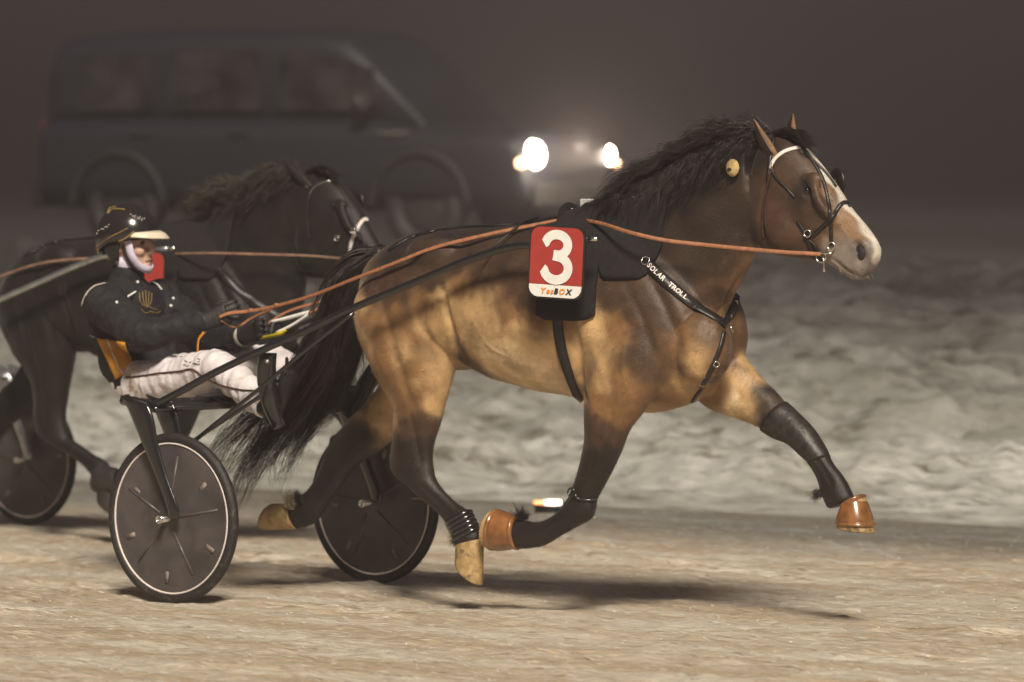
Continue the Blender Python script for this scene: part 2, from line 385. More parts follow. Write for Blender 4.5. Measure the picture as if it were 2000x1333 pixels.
    if glint:
        rr = N.new('ShaderNodeMapRange'); L.new(g, rr.inputs[0]); rr.inputs[1].default_value = .5; rr.inputs[2].default_value = .72; rr.inputs[3].default_value = rough; rr.inputs[4].default_value = .22
        L.new(rr.outputs[0], b.inputs['Roughness'])
    else: b.inputs['Roughness'].default_value = rough
    return m
M['track'] = ground_mat('icy_dirt', (.52, .41, .285), (.67, .605, .50), (.31, .23, .155), .75, 3.4, .9, 1.7, 1, .6, edge_strip=True)
M['snow'] = ground_mat('dirty_snow_falloff', (.33, .325, .285), (.52, .52, .48), (.15, .14, .105), .5, 2.1, .5, 1.8, 0, .7, slope=True)
M['field'] = ground_mat('dark_field_falloff', (.035, .032, .03), (.06, .055, .055), (.02, .018, .016), .5, .7, .5, .5)  # field colour kept dark to stand in for ground the floodlights miss

EDGE = 5.2
def z_track(X, Y):
    z = .010*(fbm(X*2.2, Y*5, 4, 1)-.5)*2+.012*(fbm(X*9, Y*15, 3, 5)-.5)*2+.012*np.clip(fbm(X*13, Y*20, 2, 15)-.62, 0, 1)*2
    for k in range(90):                                    # shallow hoof scuffs
        a = random.Random(k+5); cx, cy = a.uniform(-7, 5), a.uniform(-4.3, 4.6)
        d = ((X-cx)/a.uniform(.1, .32))**2+((Y-cy)/a.uniform(.05, .09))**2
        z = z-.03*np.exp(-d)+.014*np.exp(-(np.sqrt(d)-1.6)**2*3)
    e = np.clip((Y-(EDGE-.5))/.5, 0, 1); return z*(1-e)*np.clip((Y+20)/4, 0, 1)
tr = sheet('track', steps((-150, -12, 6), (-12, -7, .2), (-7, 5.5, .028), (5.5, 12, .3), (12, 150, 6)), steps((-120, -20, 6), (-20, -4.6, .5), (-4.6, EDGE, .02)), z_track, M['track'])
tag(tr, kind='structure')
def bank_base(Y): 
    t = np.clip((Y-EDGE)/8.4, 0, 1); return .12*np.clip((Y-EDGE)/.5, 0, 1)*0+1.08*(t**1.05)
def z_bank(X, Y):
    b = bank_base(Y); e = np.clip((Y-EDGE)/.9, 0, 1)*np.clip((15.0-Y)/1.4, 0, 1)
    n = fbm(X*1.5, Y*2.6, 5, 3); lum = np.abs(fbm(X*2.3+5, Y*4.2, 4, 9)-.5)*2
    z = b+e*(.40*(fbm(X*1.0, Y*3.2, 5, 3)-.5)-.07*lum+.12*(fbm(X*2.4, Y*6.5, 4, 12)-.5)+.035*np.clip(fbm(X*7, Y*9, 3, 31)-.5, 0, 1)*4+.02)
    ridge = .10*np.exp(-((Y-EDGE-.75-.25*fbm(X*.9, Y*0, 3, 4))/.28)**2)*(.4+fbm(X*2.4, Y*3, 3, 6))
    return z+ridge
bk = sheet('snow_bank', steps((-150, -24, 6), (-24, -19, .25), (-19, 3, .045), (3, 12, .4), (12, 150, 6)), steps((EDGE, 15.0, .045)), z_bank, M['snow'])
tag(bk, kind='structure')
fd = sheet('field', steps((-150, -30, 6), (-30, 10, .8), (10, 150, 6)), steps((15.0, 40, .8), (40, 190, 6)), lambda X, Y: 1.08+.5*(fbm(X*.2, Y*.2, 3, 8)-.5)*np.clip((Y-21)/20, 0, 1), M['field'])
tag(fd, kind='structure')

# ------------------------------------------------------------------ horses
GOLD, TAN, BRO, DRK, CRM = (.50, .32, .15), (.22, .115, .045), (.062, .033, .018), (.017, .011, .008), (.66, .48, .28)
GRY, WHT, DGR = (.3, .25, .21), (.68, .64, .57), (.08, .066, .06)
S2 = V((-3.61, 1.75, 0)); K2 = .94
class Horse: pass
def build_horse(kind, label, shift):
    h = Horse(); h.shift = shift; kk = 1.0 if kind == 1 else K2; h.k = kk
    pt = P if kind == 1 else (lambda x, y, yy=0.0: (P(x, y, yy*kk+shift.y)-shift)/kk)
    h.pt = pt; root = thing('horse', label, 'horse', (1.55, 0, 0), shift, k=kk); h.root = root
    bm = bmesh.new()
    # trunk, in the photo's outline of horse one (both share a build and a gait)
    T = [((735, 520), (735, 620), .10), ((752, 492), (752, 660), .165), ((795, 466), (795, 695), .235), ((850, 448), (850, 705), .275), ((920, 441), (920, 716), .285), ((1000, 438), (1000, 748), .30),
         ((1080, 428), (1080, 768), .31), ((1150, 410), (1150, 782), .295), ((1210, 408), (1210, 800), .27), ((1280, 432), (1280, 806), .25), ((1345, 480), (1345, 790), .215), ((1385, 545), (1385, 745), .165), ((1400, 600), (1400, 700), .10)]
    loft(bm, [pr(a, b, 0, hw) for a, b, hw in T], 28, 4, 2.15)
    if kind == 1:
        NK = [((1150, 420), (1345, 740), .19), ((1215, 385), (1400, 655), .155), ((1285, 342), (1432, 582), .128), ((1350, 305), (1458, 530), .112), ((1415, 278), (1478, 490), .10), ((1470, 262), (1495, 462), .092)]
        HD = [((1500, 262), (1474, 420), .075), ((1548, 272), (1476, 462), .095), ((1585, 300), (1496, 494), .102), ((1615, 334), (1535, 503), .096), ((1641, 374), (1580, 508), .078), ((1666, 408), (1612, 516), .062), ((1697, 444), (1640, 530), .056), ((1716, 474), (1664, 545), .057), ((1718, 497), (1690, 545), .04)]
    else:
        NK = None
        HD = [((583, 348), (560, 475), .075), ((625, 335), (562, 512), .092), ((660, 352), (590, 540), .10), ((690, 384), (622, 545), .094), ((712, 420), (660, 545), .076), ((730, 455), (690, 552), .06), ((750, 490), (712, 565), .056), ((762, 515), (735, 575), .055), ((762, 535), (750, 575), .04)]
        NK = [((1150, 420), (1345, 740), .19, 1), ((400, 440), (565, 690), .155), ((455, 398), (585, 620), .13), ((505, 372), (592, 570), .112), ((550, 356), (598, 525), .10), ((583, 350), (600, 500), .092)]
    loft(bm, [pr(q[0], q[1], 0, q[2], P if (kind == 1 or len(q) > 3) else pt) for q in NK], 24, 4)
    loft(bm, [pr(a, b, 0, hw, pt) for a, b, hw in HD], 24, 4, 2.2)
    def limb(L, y, n=2.0, sh=0, w=1.0):
        if sh: L = [((q[0][0]+sh*max(0, i-3)/11, q[0][1]-.3*sh*max(0, i-8)/6), (q[1][0]+sh*max(0, i-3)/11, q[1][1]-.3*sh*max(0, i-8)/6))+q[2:] for i, q in enumerate(L)]
        loft(bm, [pr(q[0], q[1], y if len(q) < 4 else q[3], q[2]) for q in L], 20, 4, n)
    limb([((1160, 560), (1275, 590), .06, -.17), ((1145, 650), (1300, 690), .085, -.175), ((1138, 735), (1285, 765), .085, -.175), ((1141, 800), (1236, 838), .075, -.175), ((1139, 860), (1211, 892), .062, -.17), ((1126, 920), (1188, 940), .05, -.165), ((1112, 965), (1168, 978), .047, -.165), ((1101, 990), (1163, 1000), .045, -.165)], 0)
    limb([((1108, 972), (1168, 985), .043), ((1093, 992), (1158, 1012), .042), ((1076, 1008), (1128, 1032), .036), ((1062, 1017), (1095, 1048), .033), ((1043, 1020), (1062, 1068), .037), ((1022, 1014), (1028, 1074), .04), ((1003, 1012), (1006, 1071), .04)], -.165)
    limb([((1400, 600), (1300, 700), .07, .16), ((1440, 680), (1340, 760), .085, .17), ((1475, 722), (1378, 796), .085, .17), ((1508, 755), (1428, 815), .075, .17), ((1543, 796), (1475, 834), .062, .17), ((1585, 832), (1530, 862), .05, .165), ((1610, 868), (1558, 884), .046, .165), ((1628, 902), (1582, 912), .037, .165), ((1646, 925), (1593, 935), .037, .165), ((1660, 952), (1601, 962), .042, .165), ((1672, 975), (1616, 995), .042, .165)], 0)
    limb([((760, 500), (880, 520), .07, -.14), ((715, 540), (897, 575), .115, -.15), ((690, 600), (902, 630), .135, -.155), ((697, 655), (900, 680), .13, -.16), ((728, 725), (888, 738), .11, -.16), ((760, 785), (870, 800), .08, -.155), ((768, 845), (853, 855), .06, -.15), ((762, 892), (846, 898), .05, -.15), ((765, 925), (850, 930), .046, -.15), ((798, 952), (858, 944), .04, -.15), ((826, 978), (873, 962), .034, -.15), ((856, 1003), (896, 984), .034, -.15), ((876, 1030), (924, 1004), .04, -.15), ((888, 1060), (940, 1040), .042, -.15), ((890, 1068), (943, 1056), .044, -.15)], 0, sh=0 if kind == 1 else 62)
    limb([((760, 620), (870, 660), .11, .15), ((752, 720), (865, 750), .11, .15), ((724, 775), (825, 815), .085, .15), ((680, 820), (782, 852), .062, .15), ((652, 850), (745, 880), .05, .15), ((632, 888), (698, 912), .042, .15), ((617, 928), (667, 950), .036, .15), ((596, 960), (640, 990), .037, .15), ((578, 974), (616, 1022), .043, .15), ((566, 982), (584, 1034), .043, .15)], 0)
    # brow, cheek, crest, nostril rims, sheath
    for s in (-1, 1):
        if kind == 1: br, ck, ns, bf = (1588, 350), (1530, 440), (1688, 486), (1600, 395)
        else: br, ck, ns, bf = (664, 400), (606, 485), (735, 530), (680, 440)
        ball(bm, pt(*br, s*.083), (.044, .022, .028)); ball(bm, pt(*ck, s*.055), (.10, .052, .10)); ball(bm, pt(*ns, s*.04), (.03, .026, .036))
        tube(bm, [pt(*br, s*.09), pt(*bf, s*.088), pt(bf[0]+30, bf[1]+32, s*.066)], [.02, .018, .008])
        ball(bm, P(1215, 690, s*.19), (.13, .07, .2)); ball(bm, P(860, 500, s*.17), (.16, .1, .1)); ball(bm, P(1372, 680, s*.09), (.12, .10, .15))
    ball(bm, P(1148, 985, -.17), (.036, .034, .042)); ball(bm, P(776, 908, -.15), (.03, .025, .035)); ball(bm, P(1586, 860, .165), (.030, .034, .034)); ball(bm, P(655, 862, .15), (.03, .025, .03)); ball(bm, P(1020, 1060, -.165), (.03, .034, .026))
    ball(bm, P(1398, 655, .165), (.13, .10, .2)); ball(bm, P(905, 702, 0), (.10, .05, .045))
    me = remesh(bm, .0085, 9, 'body'); h.me = me
    nv = len(me.vertices); co = np.empty(nv*3, np.float32); me.vertices.foreach_get('co', co); co = co.reshape(-1, 3)
    no = np.empty(nv*3, np.float32); me.vertices.foreach_get('normal', no); no = no.reshape(-1, 3)
    bvh = BVHTree.FromPolygons([V(c) for c in co], [tuple(p.vertices) for p in me.polygons])
    def surf(px, py, off=0.0, w2=(kind == 2)):
        o = (CAM-shift)/kk if w2 else CAM; d = ray(px, py).normalized(); r = bvh.ray_cast(o, d)
        if r[0] is None:
            q = pt(px, py, 0); r = bvh.find_nearest(q)
        n = r[1]; n = -n if n.dot(d) > 0 else n
        return r[0]+n*off, n
    h.surf = surf
    # muscle lines: (points, depth, width); negative depth = groove
    def crease(pts, dep, wid, sides=(1, -1), own=False):
        nonlocal co
        base = cr([surf(x, y, 0, own)[0] for x, y in pts], 5)
        for s in sides:
            B = base.copy()
            if s < 0: B[:, 1] *= -1
            lo, hi = B.min(0)-3*wid, B.max(0)+3*wid
            sel = np.where(np.all((co > lo) & (co < hi), 1))[0]
            if not len(sel): continue
            c = co[sel]; dm = np.full(len(sel), 9.); tt = np.zeros(len(sel))
            for i in range(len(B)-1):
                a, b = B[i], B[i+1]; ab = b-a; t = np.clip(((c-a)@ab)/(ab@ab+1e-9), 0, 1)
                d = np.linalg.norm(c-(a+t[:, None]*ab), axis=1); u = d < dm; dm[u] = d[u]; tt[u] = (i+t[u])/(len(B)-1)
            amp = dep*np.exp(-(dm/wid)**2)*np.sin(np.pi*np.clip(tt*.9+.05, 0, 1))**.5
            co[sel] += no[sel]*amp[:, None]
    K = lambda *a, **k: crease(*a, **k)
    K([(862, 560), (872, 610), (886, 660), (898, 700)], -.022, .018); K([(835, 600), (850, 650), (865, 700)], .012, .03)
    K([(1118, 610), (1128, 680), (1136, 740), (1146, 790)], -.018, .02)
    K([(1150, 600), (1160, 680), (1180, 740)], .012, .035); K([(1255, 520), (1300, 600), (1330, 680)], -.010, .02)
    K([(1225, 560), (1262, 640), (1278, 720), (1262, 800)], -.008, .018); K([(1300, 560), (1340, 640), (1350, 720)], .012, .04)
    K([(740, 560), (758, 640), (780, 720), (805, 790)], -.011, .02); K([(795, 560), (812, 640), (826, 720)], .008, .03)
    K([(1195, 800), (1190, 860), (1172, 920)], -.006, .01); K([(800, 800), (812, 860), (822, 905)], -.007, .012)
    K([(950, 520), (1000, 600), (1030, 680)], -.005, .03); K([(1040, 520), (1060, 600), (1080, 700)], -.004, .025)
    K([(1405, 720), (1440, 770), (1490, 790)], -.008, .015, sides=(1,)); K([(1110, 1012), (1085, 1030), (1062, 1050)], -.005, .007, sides=(1,))
    for L_ in ([(1000, 735), (1040, 742), (1075, 752), (1110, 756)], [(1190, 800), (1178, 860), (1160, 920)], [(1230, 640), (1215, 700), (1222, 760)], [(760, 800), (775, 850), (800, 900)], [(1310, 640), (1330, 690), (1325, 740)], [(930, 640), (960, 680), (1000, 700)]): K(L_, .0035, .006)
    K([(818, 945), (848, 972), (878, 1003)], -.006, .008, sides=(1,)); K([(1115, 1000), (1090, 1018), (1060, 1036)], .004, .006, sides=(1,)); K([(1570, 870), (1600, 905), (1625, 950)], -.006, .008, sides=(1,)); K([(700, 850), (660, 900), (620, 960)], -.006, .009, sides=(1,))
    for x_ in (960, 995, 1030, 1065): K([(x_, 560), (x_+14, 620), (x_+22, 690)], -.0035, .014)
    if kind == 1:
        K([(1545, 425), (1580, 440), (1615, 452), (1640, 466)], .003, .005); K([(1600, 455), (1606, 475), (1598, 492)], .003, .005); K([(1640, 440), (1655, 462), (1660, 480)], .003, .005)
        K([(1500, 360), (1487, 420), (1492, 462), (1510, 490)], -.014, .014, own=True); K([(1475, 500), (1440, 560), (1405, 610), (1380, 650)], -.016, .022)
        K([(1440, 470), (1400, 540), (1350, 600)], .010, .03)
        K([(1625, 508), (1648, 524), (1672, 536), (1700, 540)], -.010, .006); K([(1598, 398), (1620, 425), (1645, 450)], .006, .012)
        K([(1560, 372), (1577, 362), (1594, 372)], .005, .008); K([(1562, 383), (1578, 392), (1592, 384)], .004, .007)
        K([(1600, 440), (1620, 470), (1628, 500)], -.005, .02); K([(1540, 400), (1560, 440), (1580, 470)], -.004, .02)
        K([(1672, 478), (1682, 492), (1680, 508)], -.026, .014); K([(1668, 470), (1690, 472), (1700, 492)], .006, .008)
    else:
        K([(578, 440), (572, 480), (590, 520)], -.012, .014, own=True)
    co += no*(.0022*np.sin(co[:, 0]*23+np.sin(co[:, 2]*17)*2+co[:, 1]*9)[:, None])
    me.vertices.foreach_set('co', co.ravel()); me.update()
    # coat colour: dun body, dark topline, mane and points, plus painted highlights and shading
    S = []
    def add(col, *pts, mir=True, own=False):
        for x, y in pts:
            q = surf(x, y, 0, own)[0]; S.append((*q, *col))
            if mir: S.append((q.x, -q.y, q.z, *col))
    if kind == 1:
        add((.045, .026, .016), (900, 500), (980, 500), (820, 505), (1060, 500), (1130, 520), (1190, 520), (1240, 520), (950, 470)); add(DRK, (800, 470), (880, 455), (960, 450), (1040, 440), (1100, 430), (1160, 430), (1230, 450), (760, 505))
        add(BRO, (750, 540), (770, 570), (850, 540), (860, 500), (950, 500), (1000, 560), (1040, 520), (1030, 590), (720, 560), (1180, 540), (1120, 560), (930, 545), (1230, 560), (1170, 480))
        add(TAN, (706, 620), (745, 660), (775, 620), (810, 660), (830, 600), (1090, 620), (800, 720), (740, 710), (1000, 615), (1060, 620), (900, 565))
        add(GOLD, (700, 600), (696, 640), (820, 640), (790, 690)); add(GOLD, (868, 590), (920, 610), (890, 640), (960, 650), (1020, 655), (1080, 665), (915, 680), (712, 670), (1100, 700), (880, 680), (850, 740), (870, 720))
        add(CRM, (950, 700), (1000, 715), (1050, 735), (1090, 750), (1110, 765), (980, 690))
        add(BRO, (1250, 600), (1260, 660), (1290, 560), (1300, 620), (1265, 720), (1350, 580), (1245, 540))
        add(BRO, (1190, 580), (1240, 700)); add(TAN, (1200, 640), (1210, 740), (1250, 780), (1330, 660), (1310, 780), (1150, 740)); add((.10, .052, .024), (1420, 720), (1440, 660), (1450, 600), (1400, 640), (1300, 700), (1430, 700))
        add(GOLD, (1150, 630), (1165, 680), (1170, 740), (1350, 710), (1340, 760), (1280, 800))
        add((.03, .018, .011), (1390, 430), (1440, 400), (1420, 460), (1380, 500), (1430, 520), (1400, 580), (1340, 540), (1450, 460), (1300, 480), (1320, 440))
        add(DRK, (1260, 480), (1300, 400), (1370, 350), (1430, 300), (1470, 300), (1340, 390), (1240, 430), (1500, 300))
        add(TAN, (1462, 528), (1440, 560), (1425, 600))
        add((.075, .036, .018), (1520, 430), (1560, 460), (1510, 470), (1545, 495), (1520, 400), (1590, 480))
        add(DRK, (1570, 372), (1584, 378), (1555, 385), (1560, 360), (1588, 364), (1568, 398), (1590, 392)); add(BRO, (1600, 385), (1596, 350), (1545, 400), (1580, 345)); add(BRO, (1535, 330), (1555, 350), (1530, 360), (1600, 410), (1600, 440), (1570, 410), (1510, 340))
        add(TAN, (1606, 372), (1602, 352), (1630, 440), (1640, 420), (1660, 440))  # tans by the brow include a highlight painted into the coat
        add(GRY, (1650, 475), (1640, 500), (1665, 505), (1620, 515), (1650, 525), (1668, 530), (1698, 515)); add(DGR, (1682, 495), (1690, 505), (1672, 490), (1695, 530))
        add(WHT, (1712, 480), (1716, 495)); add(TAN, (1680, 450), (1675, 462))
        add(TAN, (1190, 800), (1210, 820), (1170, 790), mir=False); add(BRO, (1185, 850), (1205, 850), (1155, 830), mir=False)
        add(DRK, (1165, 900), (1180, 900), (1140, 960), (1130, 1000), (1080, 1035), (1020, 1040), mir=False)
        add(TAN, (1400, 780), (1390, 760), mir=False); add(CRM, (1440, 785), (1425, 800), mir=False); add(GOLD, (1460, 770), (1450, 808), mir=False)
        add(DRK, (1500, 770), (1495, 820), (1540, 830), (1580, 860), (1600, 900), (1620, 950), (1640, 980), mir=False)
        add(TAN, (790, 770), (820, 780), (780, 800), mir=False); add(GOLD, (850, 790), (860, 770), mir=False)
        add(BRO, (820, 830), (800, 840), (845, 840), mir=False); add(DRK, (800, 890), (810, 930), (840, 965), (880, 1010), (910, 1045), (830, 880), mir=False)
        add(GOLD, (755, 815), (765, 800), (745, 830), mir=False); add(DRK, (712, 850), (690, 885), (650, 930), (620, 975), (590, 1010), mir=False)
        add(DRK, (905, 706), (905, 690))
        S_ = np.array(S); out = np.zeros((nv, 3)); ws = np.zeros(nv)
        wq = np.stack([fbm(co[:, 0]*14+k*9, co[:, 2]*14+co[:, 1]*6, 3, 40+k)-.5 for k in range(3)], 1)*.07; cw = co+wq
        for s in S_:
            d2 = ((cw-s[:3])**2).sum(1); wt = 1/(d2+.0013)**2.5; out += wt[:, None]*s[3:6]; ws += wt
        out /= ws[:, None]
        dl = cr([P(x, y, 0) for x, y in ((1580, 300), (1612, 334), (1638, 374), (1665, 408), (1697, 445), (1718, 478), (1722, 500))], 4)
        dm = np.full(nv, 9.)
        for i in range(len(dl)-1):
            a, b = dl[i], dl[i+1]; ab = b-a; t = np.clip(((co-a)@ab)/(ab@ab), 0, 1); q = co-(a+t[:, None]*ab)
            dm = np.minimum(dm, np.sqrt((q[:, 0]*.7)**2+(q[:, 1]*1.0)**2+(q[:, 2]*.7)**2))
        bl = np.clip((.031+.008*np.sin(co[:, 2]*60)-dm)/.012, 0, 1)[:, None]; out = out*(1-bl)+np.array((.60, .55, .47))*bl
    else:
        out = np.tile(np.array([.011, .009, .008]), (nv, 1))
    ca = me.color_attributes.new('coat', 'FLOAT_COLOR', 'POINT')
    ca.data.foreach_set('color', np.hstack([out, np.ones((nv, 1))]).astype(np.float32).ravel())
    me.materials.append(M['coat'] if kind == 1 else M['coat_black']); body = link(D.objects.new('body', me), root)
    g_ = np.random.default_rng(5); nf = 90000 if kind == 1 else 26000; ix = g_.integers(0, nv, nf)
    no2 = np.empty(nv*3, np.float32); me.vertices.foreach_get('normal', no2); no2 = no2.reshape(-1, 3)
    p, n = co[ix]+g_.normal(0, .003, (nf, 3)), no2[ix]; fl_ = np.tile([-.45, 0, -.9], (nf, 1)); hd_ = p[:, 0] > P(1490, 400, 0).x
    fl_[hd_] = [.6, 0, -.75]; fl_ += g_.normal(0, .22, (nf, 3)); fl_ -= n*(fl_*n).sum(1)[:, None]; fl_ /= np.linalg.norm(fl_, axis=1)[:, None]+1e-6
    ln = g_.uniform(.006, .013, nf)*np.where(p[:, 2] < .62, 1.5, 1.0)*np.where(hd_, .6, 1.0); sd2 = np.cross(n, fl_)*g_.uniform(.0005, .0011, nf)[:, None]
    tip = p+fl_*ln[:, None]+n*(ln*g_.uniform(.1, .34, nf))[:, None]; p = p-n*.0012
    vv = np.stack([p-sd2, p+sd2, tip], 1).reshape(-1, 3).astype(np.float32); fm = D.meshes.new('coat_hair'); fm.vertices.add(nf*3); fm.vertices.foreach_set('co', vv.ravel())
    fm.loops.add(nf*3); fm.loops.foreach_set('vertex_index', np.arange(nf*3, dtype=np.int32)); fm.polygons.add(nf); fm.polygons.foreach_set('loop_start', np.arange(0, nf*3, 3, dtype=np.int32)); fm.polygons.foreach_set('loop_total', np.full(nf, 3, np.int32)); fm.update(calc_edges=True)
    fc = np.repeat(out[ix]*g_.uniform(.65, 1.5, nf)[:, None], 3, axis=0); fa = fm.color_attributes.new('coat', 'FLOAT_COLOR', 'POINT'); fa.data.foreach_set('color', np.hstack([fc, np.ones((nf*3, 1))]).astype(np.float32).ravel())
    fm.materials.append(body.data.materials[0]); fo = link(D.objects.new('coat_hair', fm), body); tag(fo, kind='stuff')
    h.bvh = BVHTree.FromPolygons([V(c) for c in co], [tuple(p.vertices) for p in me.polygons]); bvh = h.bvh
    # ---- hooves
    def hoof(cp, sp, y, hc, hs, m=M['hoof'], name='hoof'):
        b = bmesh.new(); A = pr(*cp, y, hc); B = pr(*sp, y, hs); m1 = tuple((A[i]*.5+B[i]*.5) for i in range(3)); m1 = (m1[0], m1[1]*1.0, m1[2])
        c0 = (A[0], A[1]*.9, A[2]*.9)
        end = (B[0]+(B[0]-A[0])*.04, B[1]*.9, B[2]*.9)
        loft(b, [c0, A, m1, B, end], 24, 3); return fin(name, b, m, root)
    fl = [(((1004, 1010), (1008, 1072)), ((962, 998), (950, 1070)), -.165, .046, .06), (((1692, 972), (1640, 990)), ((1710, 1040), (1632, 1028)), .165, .048, .062),
          ((((890, 1066), (945, 1056)), ((890, 1096), (942, 1141)), -.15, .046, .056) if kind == 1 else (((952, 1048), (1007, 1038)), ((952, 1078), (1004, 1123)), -.15, .046, .056)), (((568, 984), (582, 1034)), ((535, 984), (514, 1036)), .15, .046, .056)]
    hs = [hoof(*q, m=M['hoof'] if kind == 1 else M['hoof_dark']) for q in fl]
    if kind == 1:
        for i in (0, 1):                                   # glossy amber bell boots on the fore hooves
            cp, sp, y, a, c = fl[i]; b = bmesh.new(); A = pr(*cp, y, a+.006, rw=1.12); B = pr(*sp, y, c+.007, rw=1.1)
            mid = lambda t, k=1.0: (A[0]*(1-t)+B[0]*t, (A[1]*(1-t)+B[1]*t)*k, (A[2]*(1-t)+B[2]*t)*k)
            loft(b, [mid(-.10, .86), mid(-.07, .97), mid(-.01, .98), mid(.06, .93), mid(.2, .99), mid(.45, 1.05), mid(.66, 1.06), mid(.72, 1.01), mid(.77, 1.06), mid(.83, 1.05), mid(.85, .98)], 26, 3)
            fin('bell_boot', b, M['boot'], root)
    # ---- ears
    def ear(rp, tip, y, wdt, lean):
        b = bmesh.new(); r, t = pt(*rp, y), pt(*tip, y+lean); ax = t-r; s = V((ct*.8, -st*.2, .35)).normalized(); s = (s-ax.normalized()*s.dot(ax.normalized())).normalized(); n = ax.normalized().cross(s)
        R_ = []
        for f, ww in ((-.15, .7), (.1, .95), (.35, 1.0), (.6, .78), (.82, .45), (.95, .2), (1.0, .05)):
            R_.append((r+ax*f-s*.006*math.sin(f*3.1), s*wdt*ww, n*wdt*ww*.42))
        loft(b, R_, 14, 3); e = fin('ear', b, M['ear1' if kind == 1 else 'hair'], root)
        b = bmesh.new(); loft(b, [(c+n*(V(vv).length*.75)*math.copysign(1, n.dot(-FW)), u*.6, vv*.45) for c, u, vv in R_[1:-1]], 10, 3); fin('inner_ear', b, M['hair' if kind == 1 else 'cloth'], e)
    if kind == 1: ear((1514, 312), (1472, 233), -.065, .028, -.01); ear((1546, 272), (1549, 222), .06, .026, .01)
    else: ear((600, 362), (553, 312), -.065, .026, -.01); ear((620, 345), (612, 316), .06, .024, .01)
    # ---- eye and nostril
    for sd_ in (-1, 1):
        q = (1577, 373) if kind == 1 else (655, 415)
        a, n = surf(*q, -.008)
        if sd_ > 0: a = V((a.x, -a.y, a.z))
        b = bmesh.new(); ball(b, a, .017); fin('eye', b, M['eye'], root)
    if kind == 1:
        for sd_ in (-1, 1):
            a, n = surf(1680, 492, -.006)
            if sd_ > 0: a = V((a.x, -a.y, a.z))
            b = bmesh.new(); ball(b, a, (.024, .010, .030)); fin('nostril', b, M['muzzle_dark'], root)
    return h
M['ear1'] = mat('ear_fur', (.2, .1, .04), .7, var=.5, scale=30)
H1 = build_horse(1, 'golden bay horse with black mane and white blaze, trotting in front', V((0, 0, 0)))
H2 = build_horse(2, 'black horse trotting behind the seated driver, mostly hidden by him', S2)

# tail of the front horse: streams back and down beside the wheel
def tail(h, n):
    g = []
    for d, e in ((-1, 0), (-.6, 18), (-.25, 10), (.1, 0), (.45, -10), (.8, -30), (1.05, -60)):
        y = -.02+d*.11
        g.append([P(748, 490, 0), P(722+d*10, 503+e*.1, y*.4), P(690+d*24, 540, y), P(668+d*34, 620, y*1.2), P(640+d*46, 700, y*1.3), P(604+d*62, 772+e*.5, y*1.4), P(562+d*82, 830+e, y*1.5), P(518+d*98, 885+e*1.4, y*1.6), P(482+d*108, 948+e*1.8, y*1.6)])
    b = bmesh.new(); tube(b, [P(752, 495, 0), P(725, 512, 0), P(696, 560, 0), P(678, 640, 0), P(662, 700, 0)], [.035, .045, .045, .035, .008], 10)
    d_ = fin('tail', b, M['hair'], h.root)
    hair('tail_hair', g, n, .0014, .026, M['hair'], d_, seg=22, curl=.04, lenv=(.45, 1.12), clump=34)
    o = d_.children[0]; o.location = (0, 0, 0)
tail(H1, 5200); 
# mane, blown back over the near side of the neck
def mane(h, roots, ends, n, m, y_end=-.03, lift=14, jit=.012, lenv=(.55, 1.05), dx=0):
    g = []
    w2 = h is H2
    for (a, b_), (c, d) in zip(roots, ends):
        p0 = h.pt(a, b_, 0); pts = [p0]
        for t in (.25, .5, .75, 1.0):
            x = a+(c-a)*t; y = b_+(d-b_)*t-lift*math.sin(math.pi*t)*(1-.3*t)
            o = (CAM-h.shift)/h.k; r = h.bvh.ray_cast(o, ray(x, y).normalized())
            base = h.pt(x, y, y_end*t*3)
            if r[0] is not None and r[0].y < .02:
                q = r[0]-ray(x, y).normalized()*.03; pts.append(q)
            else: pts.append(base)
        g.append(pts)
    return hair('mane', g, n, .0012, jit, m, h.root, seg=13, curl=.012, lenv=lenv, clump=7)
mane(H1, [(1505, 258), (1470, 262), (1430, 272), (1385, 288), (1340, 308), (1295, 334), (1255, 358), (1215, 385), (1180, 402)],
     [(1440, 330), (1410, 360), (1370, 385), (1330, 410), (1290, 430), (1240, 450), (1190, 455), (1160, 450), (1130, 440)], 4200, M['hair'], lift=20, jit=.016, lenv=(.35, 1.05))
mane(H1, [(1500, 255), (1460, 258), (1410, 270), (1350, 298), (1290, 330), (1240, 362)],
     [(1400, 262), (1350, 280), (1290, 310), (1235, 345), (1190, 375), (1165, 400)], 1500, M['hair'], lift=20, jit=.024, lenv=(.4, 1.15))
mane(H1, [(1300, 328), (1270, 348)], [(1215, 292), (1235, 325)], 60, M['hair'], lift=-10, jit=.02)
mane(H2, [(590, 345), (560, 352), (520, 366), (480, 385), (440, 412), (405, 435)], [(530, 380), (490, 385), (440, 400), (385, 385), (360, 405), (340, 440)], 1500, M['hair2'], lift=34, jit=.03)
mane(H2, [(585, 350), (540, 362), (490, 382), (440, 415)], [(540, 400), (490, 425), (440, 445), (400, 450)], 900, M['hair'], lift=16, jit=.02)
def forelock(h, a, b_, n, m):
    g = []
    for dy in (-.05, 0, .05):
        g.append([h.pt(*a, dy*.5)+V((0, 0, .005)), h.pt(a[0]+(b_[0]-a[0])*.35, a[1]+(b_[1]-a[1])*.35-16, dy), h.pt(a[0]+(b_[0]-a[0])*.7, a[1]+(b_[1]-a[1])*.7-14, dy*1.2), h.pt(*b_, dy*1.3)])
    hair('forelock', g, n, .0015, .010, m, h.root, seg=8, curl=.012)
hair('whiskers', [[H1.surf(1640, 520, 0)[0], H1.surf(1640, 520, 0)[0]+V((.012, -.01, -.03))], [H1.surf(1700, 535, 0)[0], H1.surf(1700, 535, 0)[0]+V((.02, -.01, -.03))]], 90, .0006, .006, M['feather'], H1.root, seg=4, curl=.003, clump=1, lenv=(.3, 1.1))
